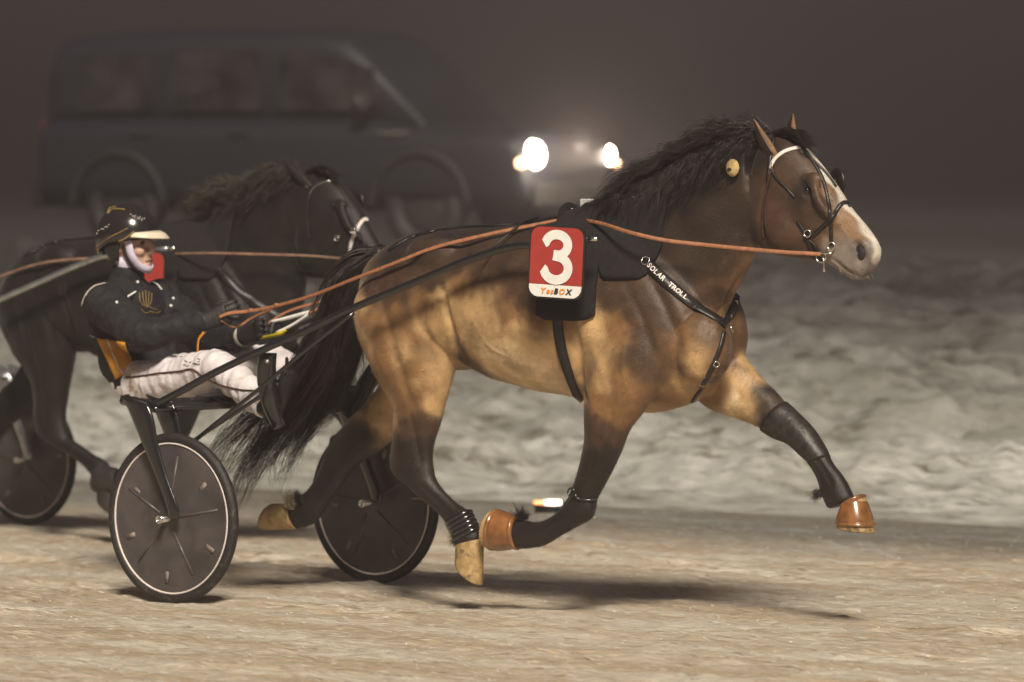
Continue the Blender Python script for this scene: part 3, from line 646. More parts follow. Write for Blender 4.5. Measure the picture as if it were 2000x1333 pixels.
forelock(H1, (1512, 262), (1600, 298), 420, M['hair']); forelock(H2, (598, 340), (672, 360), 260, M['hair'])
for x, y, yy, dx, dy, n, m in ((1015, 1012, -.165, -4, -16, 120, 'hair'), (1600, 960, .165, -14, 12, 90, 'hair'), (890, 1050, -.15, -12, 12, 60, 'hair')):
    hair('fetlock_hair', [[P(x, y, yy-.03), P(x+dx*.5, y+dy*.6, yy-.035), P(x+dx, y+dy, yy-.035)], [P(x+14, y+2, yy+.03), P(x+14+dx*.5, y+dy*.6, yy+.03), P(x+12+dx, y+dy, yy+.03)]], n*2, .0009, .013, M[m], H1.root, seg=6, curl=.008, clump=3, lenv=(.5, 1.2))

q1, q2, q3 = H1.surf(569, 994)[0], H1.surf(580, 988)[0], H1.surf(592, 982)[0]; up_ = V((-.028, 0, .052))
hair('fetlock_hair', [[q1, q1+up_*.5+V((0, -.006, 0)), q1+up_], [q2, q2+up_*.5+V((0, -.006, 0)), q2+up_*.9]], 420, .0009, .012, M['feather'], H1.root, seg=6, curl=.006, clump=3, lenv=(.4, 1.2))
hair('fetlock_hair', [[q2, q2+up_*.5, q2+up_*.7], [q3, q3+up_*.5, q3+up_*.7]], 300, .0009, .012, M['hair'], H1.root, seg=6, curl=.006, clump=3, lenv=(.4, 1.2))
# ------------------------------------------------------------------ harness
def strap(h, name, pts, width, thick=.004, m=None, mirror=False, parent=None, off=.001, sub=4, extra=None):
    ps, ns = [], []; sub = 2
    for x, y in dense(pts, 5):
        p, n = h.surf(x, y, off); ps.append(p); ns.append(n)
    if mirror:
        for p, n in list(zip(ps, ns))[::-1]:
            if abs(p.y) < .02: continue
            ps.append(V((p.x, -p.y, p.z))); ns.append(V((n.x, -n.y, n.z)))
    b = bmesh.new(); ribbon(b, ps, ns, width, thick, sub)
    o = fin(name, b, m or M['leather'], parent or h.root)
    if parent is not None: o.location = (0, 0, 0)
    return o
def pad(h, name, x0, x1, z0, thick, m, curve=0.0, nx=14, na=40, rnd=.06):
    """cloth lying over the back between the stations x0..x1 (pixels on the spine), down to height z0 on both sides"""
    xa, xb = P(x0, 600, 0).x, P(x1, 600, 0).x; b = bmesh.new(); lay = []
    def hit(x, a):
        c = V((x, 0, 1.12)); d = V((0, math.sin(a), math.cos(a))); r = h.bvh.ray_cast(c, d)
        p, n = (r[0], r[1]) if r[0] is not None else (c+d*.35, d)
        return p, (n if n.dot(d) > 0 else -n)
    rows = []
    for i in range(nx+1):
        u = i/nx; x = xa+(xb-xa)*u; e = abs(2*u-1); drop = z0+rnd*max(0, (e-.55)/.45)**2.2; ends = []
        for s in (-1, 1):
            lo, hi = .2, 2.3
            for _ in range(12):
                md = (lo+hi)/2
                if hit(x, s*md)[0].z > drop: lo = md
                else: hi = md
            ends.append(lo)
        rows.append([hit(x, -ends[0]+(ends[1]+ends[0])*j/na) for j in range(na+1)])
    P0 = [[b.verts.new(p+n*.001) for p, n in row] for row in rows]; P1 = [[b.verts.new(p+n*thick) for p, n in row] for row in rows]
    for i in range(nx):
        for j in range(na):
            b.faces.new((P0[i][j], P0[i+1][j], P0[i+1][j+1], P0[i][j+1])); b.faces.new((P1[i][j], P1[i][j+1], P1[i+1][j+1], P1[i+1][j]))
    bd = [(i, 0) for i in range(nx+1)]+[(nx, j) for j in range(1, na+1)]+[(i, na) for i in range(nx-1, -1, -1)]+[(0, j) for j in range(na-1, 0, -1)]
    for q in range(len(bd)):
        (i, j), (k, l) = bd[q], bd[(q+1) % len(bd)]; b.faces.new((P0[i][j], P0[k][l], P1[k][l], P1[i][j]))
    return fin(name, b, m, h.root)
for h in (H1, H2):
    k1 = h is H1
    if True:
        # body harness is built in the shared frame, so use first-horse pixels on both
        s0 = h.surf
        h.surf = (lambda f: (lambda x, y, off=0.0, w2=False: f(x, y, off, False)))(s0)
        pad(h, 'saddle_pad', 1235, 1335, 1.31, .014, M['cloth'], rnd=.12)
        pad(h, 'girth_pad', 1140, 1243, 1.15, .018, M['cloth'], rnd=.02)
        strap(h, 'girth', [(1086, 560), (1090, 610), (1092, 650), (1103, 700), (1118, 745), (1134, 782)], .042, .008, mirror=False, off=.004)
        strap(h, 'backstrap', [(1130, 418), (1060, 431), (1000, 440), (920, 444), (850, 452), (800, 466), (760, 490)], .024, .006)
        def out(tgt):
            c = P(1325, 610, 0); d = (tgt-c).normalized(); r = h.bvh.ray_cast(c, d); n = r[1] if r[1].dot(d) > 0 else -r[1]
            return r[0]+n*.003, n
        nr = [h.surf(x, y, .003) for x, y in dense([(1262, 512), (1295, 545), (1330, 577), (1368, 606)], 4)]
        md_ = [out(P(1400, 630, -.07)), out(P(1416, 644, 0))]
        fr = [out(P(1440, 606, .12)), out(P(1452, 574, .19))]+[(V((p.x, -p.y, p.z)), V((n.x, -n.y, n.z))) for p, n in nr[:6][::-1]]
        h.collar = nr+md_+fr; b = bmesh.new(); ribbon(b, [q[0] for q in h.collar], [q[1] for q in h.collar], .045, .008, 2); bc = fin('breast_collar', b, M['leather'], h.root)
        strap(h, 'martingale', [(1414, 648), (1406, 680), (1392, 715), (1374, 750), (1352, 784)], .018, .006)
        strap(h, 'neck_strap', [(1250, 415), (1256, 450), (1260, 490), (1262, 512)], .018, .005)
        h.bc = bc; h.surf = s0
b = bmesh.new()
for x, y in ((800, 463), (780, 470), (765, 478), (1115, 410)): 
    q = P(x, y, -.02); box(b, q, (.022, .012, .012), bev=.003)
loose('buckle', b, M['steel'], H1.root)
b = bmesh.new(); q, n = H1.surf(1262, 512, .012); ring(b, q, .016, .003, n); q, n = H1.surf(1423, 645, .012); ring(b, q, .014, .003, n); q, n = H1.surf(1398, 710, .012); ring(b, q, .011, .0025, n)
loose('harness_ring', b, M['steel'], H1.root)
# harness saddle tree, terrets, white timing chip on top
b = bmesh.new()
for yy in (-.11, 0, .11):
    q = P(1112, 425, yy)-V((0, 0, abs(yy)*.35)); tube(b, [q, q+V((0, 0, .02))], .006); ring(b, q+V((0, 0, .035)), .016, .003, (1, 0, 0))
tube(b, [P(1165, 405, -.03), P(1185, 398, -.02), P(1205, 385, 0)], .004); ring(b, P(1180, 404, -.06), .013, .003, (.3, 1, 0)); ring(b, P(1195, 412, -.05), .012, .003, (.2, 1, .4))
loose('terret', b, M['steel'], H1.root)
b = bmesh.new(); tube(b, [P(1092, 440, -.16), P(1098, 412, -.07), P(1112, 402, 0), P(1128, 412, .07)], .014, 8); tube(b, [P(1140, 440, -.16), P(1140, 410, -.07), P(1150, 402, 0), P(1160, 412, .07)], .014, 8)
tube(b, [P(1150, 405, 0), P(1185, 392, 0), P(1220, 372, 0), P(1260, 345, 0), P(1500, 262, 0)], .0045, 6)
tube(b, [P(1000, 452, -.2), P(960, 485, -.28), P(935, 500, -.36)], .004, 6); tube(b, [P(1050, 425, -.05), P(1020, 435, -.15), P(1000, 452, -.2)], .005, 6)
loose('saddle_strap', b, M['leather'], H1.root)
b = bmesh.new(); box(b, P(1148, 397, 0), (.055, .03, .032), bev=.005); fin('timing_chip', b, M['white'], H1.root)
# lettering on the breast collar
vs, fs = [], []
q_ = cr([list(p+n.normalized()*.0095)+list(n) for p, n in H1.collar], 4); A, Bn = q_[:, :3], q_[:, 3:]
def on_path(A, Bn, txt, u0, u1, size, flip=1):       # letters set along a strap
    seq = [c for c in txt]; n_ = len(seq)
    for i, c in enumerate(seq):
        if c == ' ': continue
        t = (u0+(u1-u0)*i/(n_-1))*(len(A)-1); a = min(int(t), len(A)-2); p = V(A[a]+(A[a+1]-A[a])*(t-a)); X = V(A[a+1]-A[a]).normalized()*flip; n = V(Bn[a]).normalized(); Y = n.cross(X).normalized()
        put_text(vs, fs, c, .027, p-Y*.010+n*.002, X, Y, .0008)
on_path(A, Bn, 'SOLAR TROLL', .05, .40, .03); on_path(A, Bn, 'SOLAR TROLL', .60, .95, .03)
o = frompy('lettering', vs, fs, M['stripe'], H1.bc, False); o.location = (0, 0, 0)
# bridle
def bridle(h, pts):
    k = h is H1
    for nm, L_, wd, mm in pts: strap(h, nm, L_, wd, .005, M[mm], off=.002)
bridle(H1, [('browband', [(1506, 330), (1514, 312), (1535, 296), (1566, 288)], .016, 'stripe'), ('cheek_strap', [(1566, 290), (1590, 320), (1606, 350), (1615, 380), (1621, 420), (1624, 450), (1625, 480)], .014, 'leather'),
            ('face_strap', [(1570, 300), (1592, 318), (1615, 342), (1632, 366)], .010, 'leather'), ('noseband', [(1664, 400), (1645, 398), (1625, 425), (1605, 445), (1588, 458), (1572, 452)], .016, 'leather'),
            ('throat_latch', [(1512, 320), (1504, 345), (1495, 385), (1489, 430), (1492, 466)], .010, 'brown_leather'), ('blinker_strap', [(1510, 316), (1509, 332), (1518, 350), (1535, 366), (1553, 386)], .009, 'leather'),
            ('jaw_strap', [(1558, 432), (1572, 455), (1582, 480), (1592, 505)], .014, 'leather'), ('headstall', [(1500, 352), (1502, 335), (1506, 300), (1512, 270)], .014, 'leather'), ('chin_strap', [(1580, 470), (1592, 480), (1600, 498), (1606, 512)], .012, 'leather')])
bridle(H2, [('browband', [(606, 378), (620, 362), (650, 352)], .010, 'steel'), ('cheek_strap', [(655, 358), (675, 385), (690, 420), (696, 460), (697, 480)], .012, 'leather'),
            ('noseband', [(722, 428), (708, 432), (694, 455), (686, 478), (684, 495)], .018, 'stripe'), ('throat_latch', [(606, 375), (600, 420), (605, 470)], .010, 'leather'), ('headstall', [(600, 370), (598, 350)], .012, 'leather')])
def blinker(h, c, y, tilt, r=.055):
    b = bmesh.new(); p = h.pt(*c, y); n = V((tilt, 1 if y > 0 else -1, .1)).normalized(); u = n.orthogonal().normalized(); v = n.cross(u)
    for s in (0, .006):
        pass
    loft(b, [(p-n*.012, u*r*.55, v*r*.55), (p-n*.004, u*r*.85, v*r*.85), (p+n*.004, u*r, v*r), (p+n*.010, u*r*.96, v*r*.96)], 22, 2); fin('blinker', b, M['leather'], h.root)
blinker(H1, (1634, 357), .125, .55, .058); blinker(H2, (700, 395), .125, .55, .055)
b = bmesh.new()
for c, y, r in (((1607, 500), -.062, .019), ((1580, 455), -.09, .013), ((1627, 480), -.07, .014)): ring(b, H1.surf(*c, .012)[0], r, .003, (.3, -1, .1))
q = H1.surf(1612, 500, .014)[0]; tube(b, [q, q+V((.004, 0, -.055))], .0045); q2, _ = H1.surf(1600, 492, .014); tube(b, [q2, H1.surf(1628, 494, .01)[0]], .004)
loose('bit', b, M['steel'], H1.root)
b = bmesh.new()
for c, r in (((660, 465), .012), ((690, 452), .013)): ring(b, H2.surf(*c, .012)[0], r, .003, (.3, -1, .1))
loose('bit_ring', b, M['steel'], H2.root)
b = bmesh.new(); q, n = H1.surf(1439, 331, .028); ball(b, q, (.030, .016, .034)); ep = fin('ear_plug', b, M['tan_plug'], H1.root)
b = bmesh.new(); ball(b, q+V((-.004, -.015, -.006)), (.010, .004, .006)); e_ = fin('hole', b, M['muzzle_dark'], ep); e_.location = (0, 0, 0)
M['cuff'] = mat('wet_brown_wrap', (.026, .02, .017), .45, var=.5, scale=40, bump=.3, bscale=40)
# black knee boots on the far fore leg, wrap on the near hind fetlock, clip on the near knee
def cuff(name, L_, y, m, grow=1.12):
    b = bmesh.new(); loft(b, [(c, u*grow, v*grow) for c, u, v in [pr(a, c, y, hw) for a, c, hw in L_]], 22, 4); return fin(name, b, m, H1.root)
cuff('knee_boot', [((1536, 786), (1488, 842), .06), ((1560, 808), (1510, 856), .056), ((1590, 838), (1538, 868), .053), ((1612, 872), (1562, 890), .048), ((1622, 892), (1578, 904), .04)], .165, M['cuff'], 1.05)
b = bmesh.new()
for i in range(5):
    t = i/4; r = pr((874+14*t, 1026+30*t), (920+16*t, 1000+34*t), -.15, .043); rr = []
    for s, kx in ((-.012, 1.0), (-.006, 1.13), (.004, 1.13), (.011, 1.0)):
        ax = (P(890, 1058, -.15)-P(874, 1026, -.15)).normalized(); rr.append((r[0]+ax*s, r[1]*kx, r[2]*kx))
    loft(b, rr, 22, 2)
fin('fetlock_wrap', b, M['carbon'], H1.root)
b = bmesh.new()
L_ = [H1.surf(x, y, .004)[0] for x, y in ((1112, 958), (1120, 968), (1130, 974), (1150, 977), (1164, 972))]; tube(b, L_, .006, 6)
ring(b, H1.surf(1119, 962, .008)[0], .014, .004, (.2, -1, .1)); fin('knee_strap', b, M['carbon'], H1.root)

# ------------------------------------------------------------------ number plate
def plate(origin, shift, label, digit, X, full=True):
    root = thing('number_plate', label, 'number plate', origin, shift, k=K2 if not full else 1.0)
    Y = V((0, 0, 1)); X = X.normalized(); Nn = X.cross(Y)
    tl = Matrix.Rotation(rad(-3), 3, Nn); X = tl @ X; Y = tl @ Y; O = V(origin)
    if Nn.dot(FW) > 0: Nn = -Nn
    W, Hh, r = .108, .133, .042
    def rr(w_, h_, r_, off, z0=None, z1=None):
        out = []
        for cx, cy, a0 in ((w_-r_, h_-r_, 0), (-w_+r_, h_-r_, 90), (-w_+r_, -h_+r_, 180), (w_-r_, -h_+r_, 270)):
            for i in range(9):
                a = rad(a0+i*90/8); x, y = cx+r_*math.cos(a), cy+r_*math.sin(a); out.append((x, y))
        if z0 is not None: out = [(x, min(max(y, z0), z1)) for x, y in out]
        return [O+X*x+Y*y+Nn*off for x, y in out]
    def slab(name, a, bb, m):
        vs = a+bb; n = len(a); return frompy(name, vs, [tuple(range(n, 2*n)), tuple(range(n))[::-1]]+[(i, (i+1) % n, n+(i+1) % n, n+i) for i in range(n)], m, root, False)
    slab('board', rr(W+.007, Hh+.007, r, -.012), rr(W+.007, Hh+.007, r, 0), M['ink'])
    slab('red_panel', rr(W, Hh, r-.003, .0, -.085, 1), rr(W, Hh, r-.003, .0035, -.085, 1), M['red'])
    slab('white_panel', rr(W, Hh, r-.003, .0, -1, -.086), rr(W, Hh, r-.003, .0036, -1, -.086), M['white'])
    if not full: return
    vs, fs = [], []; pa = []
    cx, th = 0.0, .036
    for i in range(25):
        a = rad(178-i*(178+75)/24); pa.append((cx+.046*math.cos(a), .054+.040*math.sin(a)))
    pa = [(-.052, .058)]+pa[1:]+[(-.012, .0175)]
    stroke(vs, fs, pa, th, O+Nn*.0065+Y*.012, X, Y)
    pb = [(-.012, .0135)]
    for i in range(27):
        a = rad(78-i*(78+180)/26); pb.append((cx+.002+.050*math.cos(a), -.034+.0445*math.sin(a)))
    pb[-1] = (-.054, -.037)
    stroke(vs, fs, pb, th, O+Nn*.0069+Y*.012, X, Y)
    frompy('digit', vs, fs, M['white'], root, False)
    vs, fs = [], []; put_text(vs, fs, 'YesBOX', .029, O+Nn*.0066-Y*.119+X*.004, X, Y, .0012, .25, only=(0, 1, 2, 4)); frompy('orange_lettering', vs, fs, M['orange'], root, False)
    vs, fs = [], []; put_text(vs, fs, 'YesBOX', .029, O+Nn*.0066-Y*.119+X*.004, X, Y, .0012, .25, only=(3, 5)); frompy('black_lettering', vs, fs, M['ink'], root, False)
XP = V((math.cos(rad(14)), math.sin(rad(14)), 0))
plate(P(1087, 513, -.435), V((0, 0, 0)), 'red and white number plate reading 3 on the golden bay horse side', '3', XP)
plate(P(1087, 545, -.435), S2, 'red number plate on the black horse, half hidden behind the driver face', '', XP, False)

# ------------------------------------------------------------------ sulky
def mirror_y(bm):
    r = bmesh.ops.duplicate(bm, geom=bm.verts[:]+bm.edges[:]+bm.faces[:]); vs = [g for g in r['geom'] if isinstance(g, bmesh.types.BMVert)]
    bmesh.ops.scale(bm, vec=(1, -1, 1), verts=vs)
def sulky(label, shift, tube_m, k=1.0):
    root = thing('sulky', label, 'sulky', (0, 0, 0), shift, k=k)
    hub = V((0, -.63, .34)); 
    for s in (-1, 1):
        c = V((0, .63*s, .34)); b = bmesh.new(); prof = [(.296, -.008), (.30, -.004), (.31, .006), (.0, .022)]
        rows = []; seg = 64
        pf = [(.0, .030), (.05, .028), (.26, .010), (.288, .012), (.30, .010), (.30, -.010), (.288, -.012), (.26, -.010), (.05, -.028), (.0, -.030)]
        for i in range(seg):
            a = 2*math.pi*i/seg; rows.append([b.verts.new(c+V((r*math.cos(a), yy, r*math.sin(a)))) for r, yy in pf])
        for i in range(seg):
            A, B = rows[i], rows[(i+1) % seg]
            for j in range(len(pf)-1): b.faces.new((A[j], A[j+1], B[j+1], B[j]))
        bmesh.ops.remove_doubles(b, verts=b.verts[:], dist=.0004)
        wh = fin('wheel', b, M['disc'], root)
        b = bmesh.new(); ring(b, c, .318, .022, (0, 1, 0), 72, 12); t = fin('tyre', b, M['tyre'], wh)
        b = bmesh.new(); ring(b, c+V((0, -.013, 0)), .2985, .0042, (0, 1, 0), 72, 6); ring(b, c+V((0, .013, 0)), .2985, .0042, (0, 1, 0), 72, 6); fin('rim', b, M['stripe'], wh)
        b = bmesh.new(); tube(b, [c-V((0, .085, 0)), c+V((0, .085, 0))], .014, 12, 1); ring(b, c-V((0, .084, 0)), .014, .005, (0, 1, 0)); ring(b, c+V((0, .084, 0)), .014, .005, (0, 1, 0)); fin('hub', b, M['steel'], wh)
        b = bmesh.new()                                     # raised ribs under the cover
        for k in range(5):
            a = rad(-62+72*k+(20 if s > 0 else 0)); d = V((math.cos(a), 0, math.sin(a)))
            for yy in (-1, 1): tube(b, [c+d*.05+V((0, yy*.027, 0)), c+d*.25+V((0, yy*.0105, 0))], [.006, .005], 6, 1)
        loose('spoke', b, M['spoke'], wh)
        b = bmesh.new()
        for k, (a, r_) in enumerate(((-95, .235), (-28, .235), (38, .215), (-160, .225), (150, .2))):
            a = rad(a+(35 if s > 0 else 0)); d = V((math.cos(a), 0, math.sin(a))); q = c+d*r_
            rt = Matrix.Rotation(-a, 3, 'Y')
            for yy in (-1, 1): box(b, q+V((0, yy*.0145, 0)), (.045, .003, .018), rt)
        loose('reflector', b, M['stripe_dim'], wh)
        for ch in wh.children: ch.location = (0, 0, 0)
    for s in (-1, 1):
        f = lambda p: V((p.x, p.y*(-s), p.z))
        b = bmesh.new(); tube(b, [f(q) for q in (P(240, 782, -.66), P(290, 792, -.66), P(330, 777, -.63), P(420, 728, -.56), P(500, 690, -.51), P(600, 645, -.455), P(690, 602, -.42), P(800, 556, -.395), P(900, 514, -.385), P(975, 488, -.38), P(1015, 480, -.38), P(1045, 479, -.38), P(1150, 468, -.38))], [.02, .017]+[.0155]*8+[.014, .013, .013], 10); sh = fin('shaft', b, tube_m, root)
        b = bmesh.new(); tube(b, [f(P(1148, 468, -.38)), f(P(1167, 467, -.38))], .009, 8, 1); e = fin('shaft_tip', b, M['steel'], sh); e.location = (0, 0, 0)
        for yy in (-.705, -.555):
            b = bmesh.new(); rr = []
            for (x, y), (x2, y2), th in (((234, 772), (290, 790), .012), ((250, 800), (300, 815), .012), ((275, 860), (310, 868), .010), ((305, 930), (328, 934), .009), ((326, 990), (348, 990), .008), ((329, 1012), (349, 1014), .006)):
                q = pr((x, y), (x2, y2), -.705, .001); rr.append((V((q[0].x, yy*(-s), q[0].z)), q[1], V((0, th, 0))))
            loft(b, rr, 10, 3, 3); fin('fork', b, tube_m, root)
        b = bmesh.new(); tube(b, [f(q) for q in (P(690, 612, -.42), P(600, 682, -.46), P(500, 765, -.51), P(400, 845, -.55), P(318, 918, -.56), P(312, 935, -.56))], .0085, 8); fin('brace', b, tube_m, root)
        b = bmesh.new(); tube(b, [f(q) for q in (P(560, 740, -.40), P(470, 800, -.46), P(380, 860, -.52), P(330, 900, -.55))], .0085, 8); tube(b, [f(P(560, 740, -.40)), f(P(560, 700, -.47))], .007, 6); fin('brace', b, tube_m, root)
        # stirrup guard and foot rest
        b = bmesh.new(); q = [f(P(525, 690, -.46)), f(P(520, 730, -.44)), f(P(530, 790, -.42)), f(P(545, 835, -.40))]
        loft(b, [(q[0], V((.035, 0, 0)), V((0, .02, 0))), (q[1], V((.04, 0, 0)), V((0, .03, 0))), (q[2], V((.035, 0, .01)), V((0, .03, 0))), (q[3], V((.022, 0, .01)), V((0, .02, 0)))], 14, 3, 3)
        fr = fin('foot_rest', b, M['carbon'], root)
        b = bmesh.new(); c = f(P(522, 706, -.485)); ring(b, c, .007, .003, (0, 1, 0)); ball(b, c, .004, seg=8); e = fin('bolt', b, M['steel'], fr); e.location = (0, 0, 0)
    b = bmesh.new(); q0, q1 = P(262, 790, -.66), P(300, 800, -.6)
    for x, y, zz, r in ((262, 790, 0, .017), (300, 800, 0, .014)):
        q = P(x, y, -.66); tube(b, [q, V((q.x, .66, q.z))], r, 10, 1)
    q = P(262, 790, -.66)
    for s in (-1, 1): tube(b, [V((q.x, s*.2, q.z)), V((q.x+.3, s*.2, q.z-.04))], .010, 8)
    fin('crossbar', b, tube_m, root)
    b = bmesh.new(); q = P(300, 780, -.15); q.y = 0
    loft(b, [(q+V((-.16, 0, .05)), V((.02, 0, .01)), V((0, .16, 0))), (q+V((-.12, 0, .02)), V((.03, 0, .02)), V((0, .2, 0))), (q, V((.02, 0, .03)), V((0, .215, 0))), (q+V((.14, 0, 0)), V((0, 0, .028)), V((0, .2, 0))), (q+V((.26, 0, .0)), V((0, 0, .022)), V((0, .14, 0))), (q+V((.3, 0, 0)), V((0, 0, .01)), V((0, .1, 0)))], 24, 3, 2.6)
    fin('seat', b, M['leather'], root)
    return root
M['stripe_dim'] = mat('dull_reflector', (.22, .18, .16), .6, var=.4, scale=50)
M['silver_tube'] = mat('silver_tube', (.45, .46, .47), .25, .8)
sulky('black two wheeled racing sulky carrying the driver in white trousers', V((0, 0, 0)), M['carbon'])
sulky('racing sulky with grey shafts behind the black horse, cut by the left edge', S2, M['silver_tube'], K2)

# ------------------------------------------------------------------ driver
dr = thing('person', 'driver in black helmet, black and gold jacket and white trousers, leaning back holding the reins', 'person', P(290, 780, 0))
def seg_ring(p, q, ru, rv, at, side=V((0, 1, 0))):
    ax = (q-p).normalized(); v = (side-ax*side.dot(ax)).normalized(); u = v.cross(ax); return (at, u*ru, v*rv)
def chain(bm, pts, radii, k=18, sub=4, side=V((0, 1, 0)), n=2.0):
    R_ = []
    for i, (p, r) in enumerate(zip(pts, radii)):
        a = pts[max(i-1, 0)]; b_ = pts[min(i+1, len(pts)-1)]; ru, rv = r if hasattr(r, '__len__') else (r, r)
        R_.append(seg_ring(a, b_, ru, rv, p, side))
    loft(bm, R_, k, sub, n)
pel, wst, chs, shl, nkb = P(290, 742, 0), P(262, 698, 0), P(250, 630, 0), P(248, 578, 0), P(250, 542, 0)
HC = P(250, 474, 0); RZ = Matrix.Rotation(rad(15), 3, 'Z')         # head turned along the track
nsh, nel, nwr, nhd = P(197, 590, -.195), P(276, 655, -.29), P(402, 628, -.17), P(432, 616, -.14)
fsh, fel, fwr, fhd = P(305, 578, .19), P(395, 655, .27), P(480, 655, .10), P(510, 645, .05)
nhp, nkn, nan, nto = P(282, 752, -.11), P(432, 722, -.24), P(522, 792, -.33), P(545, 740, -.36)
fhp, fkn, fan, fto = P(350, 742, .11), P(540, 712, .24), P(672, 785, .30), P(700, 735, .32)
# body: one continuous surface under the clothes
b = bmesh.new()
chain(b, [pel, wst, chs, shl, nkb], [(.10, .14), (.09, .13), (.10, .15), (.09, .16), (.05, .06)])
chain(b, [nkb-V((0, 0, .03)), P(252, 525, 0), HC-V((0, 0, .03))], [.055, .052, .06])
ball(b, HC+RZ@V((0, 0, .01)), (.095, .075, .108)); ball(b, HC+RZ@V((.035, 0, -.06)), (.062, .058, .062)); ball(b, HC+RZ@V((.078, 0, -.098)), (.026, .026, .022))
fx = .094
tube(b, [HC+RZ@V((fx-.004, 0, .02)), HC+RZ@V((fx+.012, 0, -.012)), HC+RZ@V((fx+.024, 0, -.036))], [.010, .013, .017], 10); ball(b, HC+RZ@V((fx+.012, 0, -.042)), (.014, .019, .010))
for s in (-1, 1):
    ball(b, HC+RZ@V((fx-.008, s*.034, .018)), (.014, .028, .011)); ball(b, HC+RZ@V((.07, s*.04, -.035)), (.03, .024, .024)); ball(b, HC+RZ@V((-.01, s*.076, -.02)), (.02, .012, .032))
ball(b, HC+RZ@V((fx-.004, 0, -.068)), (.014, .027, .008)); ball(b, HC+RZ@V((fx-.006, 0, -.082)), (.014, .024, .009))
for A in ((nsh, nel, nwr), (fsh, fel, fwr)): chain(b, list(A), [.05, .038, .026])
for A in ((nhp, nkn, nan), (fhp, fkn, fan)): chain(b, list(A), [.07, .045, .035])
me = remesh(b, .0065, 3, 'body'); me.materials.append(M['skin']); body = link(D.objects.new('body', me), dr)
for s in (-1, 1):
    b = bmesh.new(); ball(b, HC+RZ@V((fx-.012, s*.033, .002)), .0125, seg=12); fin('eye', b, M['eye'], dr)
b = bmesh.new(); tube(b, [HC+RZ@V((fx+.001, -.024, -.076)), HC+RZ@V((fx+.009, 0, -.0745)), HC+RZ@V((fx+.001, .024, -.076))], .0022, 6); fin('mouth', b, M['lips'], dr)
# jacket
b = bmesh.new()
chain(b, [P(288, 752, 0), P(278, 722, 0), wst, P(254, 660, 0), chs, shl, P(248, 558, 0), nkb+V((0, 0, .0))], [(.105, .165), (.125, .172), (.125, .165), (.125, .175), (.128, .19), (.105, .195), (.08, .13), (.062, .068)], 26)
for A in ((nsh, nel, nwr), (fsh, fel, fwr)):
    p0, p1, p2 = A; c_ = (p0+p1)/2; d_ = (p1+p2)/2
    chain(b, [p0+V((-.03, 0, .02)), p0, c_, p1*.85+c_*.15+V((0, 0, -.01)), p1*.85+d_*.15, d_, p2*.8+d_*.2, p2], [.055, .088, .078, .072, .068, .058, .048, .040])
me = remesh(b, .009, 4, 'jacket')
nvj = len(me.vertices)
for v in me.vertices:                                       # folds
    c = v.co; a = mnoise.noise(c*11)*.011+abs(mnoise.noise(V((c.x*24, c.y*24, c.z*13))+V((3, 1, 7))))*-.014+.004+mnoise.noise(c*60)*.002; v.co = c+v.normal*a
me.update(); me.materials.append(M['jacket']); jk = link(D.objects.new('jacket', me), dr)
jb = BVHTree.FromPolygons([v.co for v in me.vertices], [tuple(p.vertices) for p in me.polygons])
def js(bv, px, py, off=.003):
    d = ray(px, py).normalized(); r = bv.ray_cast(CAM, d)
    if r[0] is None: q = P(px, py, -.1); r = bv.find_nearest(q)
    n = r[1]; n = -n if n.dot(d) > 0 else n
    return r[0]+n*off, n
def patch(bv, name, grid, m, parent, off=.006):
    vs = []; fs = []; nc = len(grid[0])
    for row in grid:
        for x, y in row: vs.append(js(bv, x, y, off)[0])
    for i in range(len(grid)-1):
        for j in range(nc-1): a = i*nc+j; fs.append((a, a+1, a+nc+1, a+nc))
    o = frompy(name, vs, fs, m, parent); o.location = (0, 0, 0)
    s = o.modifiers.new('solid', 'SOLIDIFY'); s.thickness = .006; s.offset = -1
    return o
def lerp2(a, b_, t): return (a[0]+(b_[0]-a[0])*t, a[1]+(b_[1]-a[1])*t)
pl, prr = [(192, 660), (208, 695), (228, 742)], [(246, 668), (256, 700), (262, 720)]
gr = []
for i in range(13):
    t = i/12; a = lerp2(pl[0], pl[1], t*2) if t < .5 else lerp2(pl[1], pl[2], t*2-1); c = lerp2(prr[0], prr[1], t*2) if t < .5 else lerp2(prr[1], prr[2], t*2-1)
    gr.append([lerp2(a, c, j/8) for j in range(9)])
patch(jb, 'side_panel', gr, M['gold'], jk)
def jline(bv, name, pts, r, m, parent, off=.007, k=6):
    b = bmesh.new(); tube(b, [js(bv, x, y, off)[0] for x, y in dense(pts, 6)], r, k, 1); o = fin(name, b, m, parent); o.location = (0, 0, 0); return o
jline(jb, 'white_stripe', [(211, 664), (219, 685), (229, 708), (241, 732)], .004, M['white'], jk, .009)
jline(jb, 'piping', [(206, 556), (185, 562), (168, 580), (160, 605), (160, 628), (170, 648), (188, 658)], .0035, M['piping'], jk)
jline(jb, 'piping', [(292, 548), (305, 556), (316, 568)], .0035, M['white'], jk)
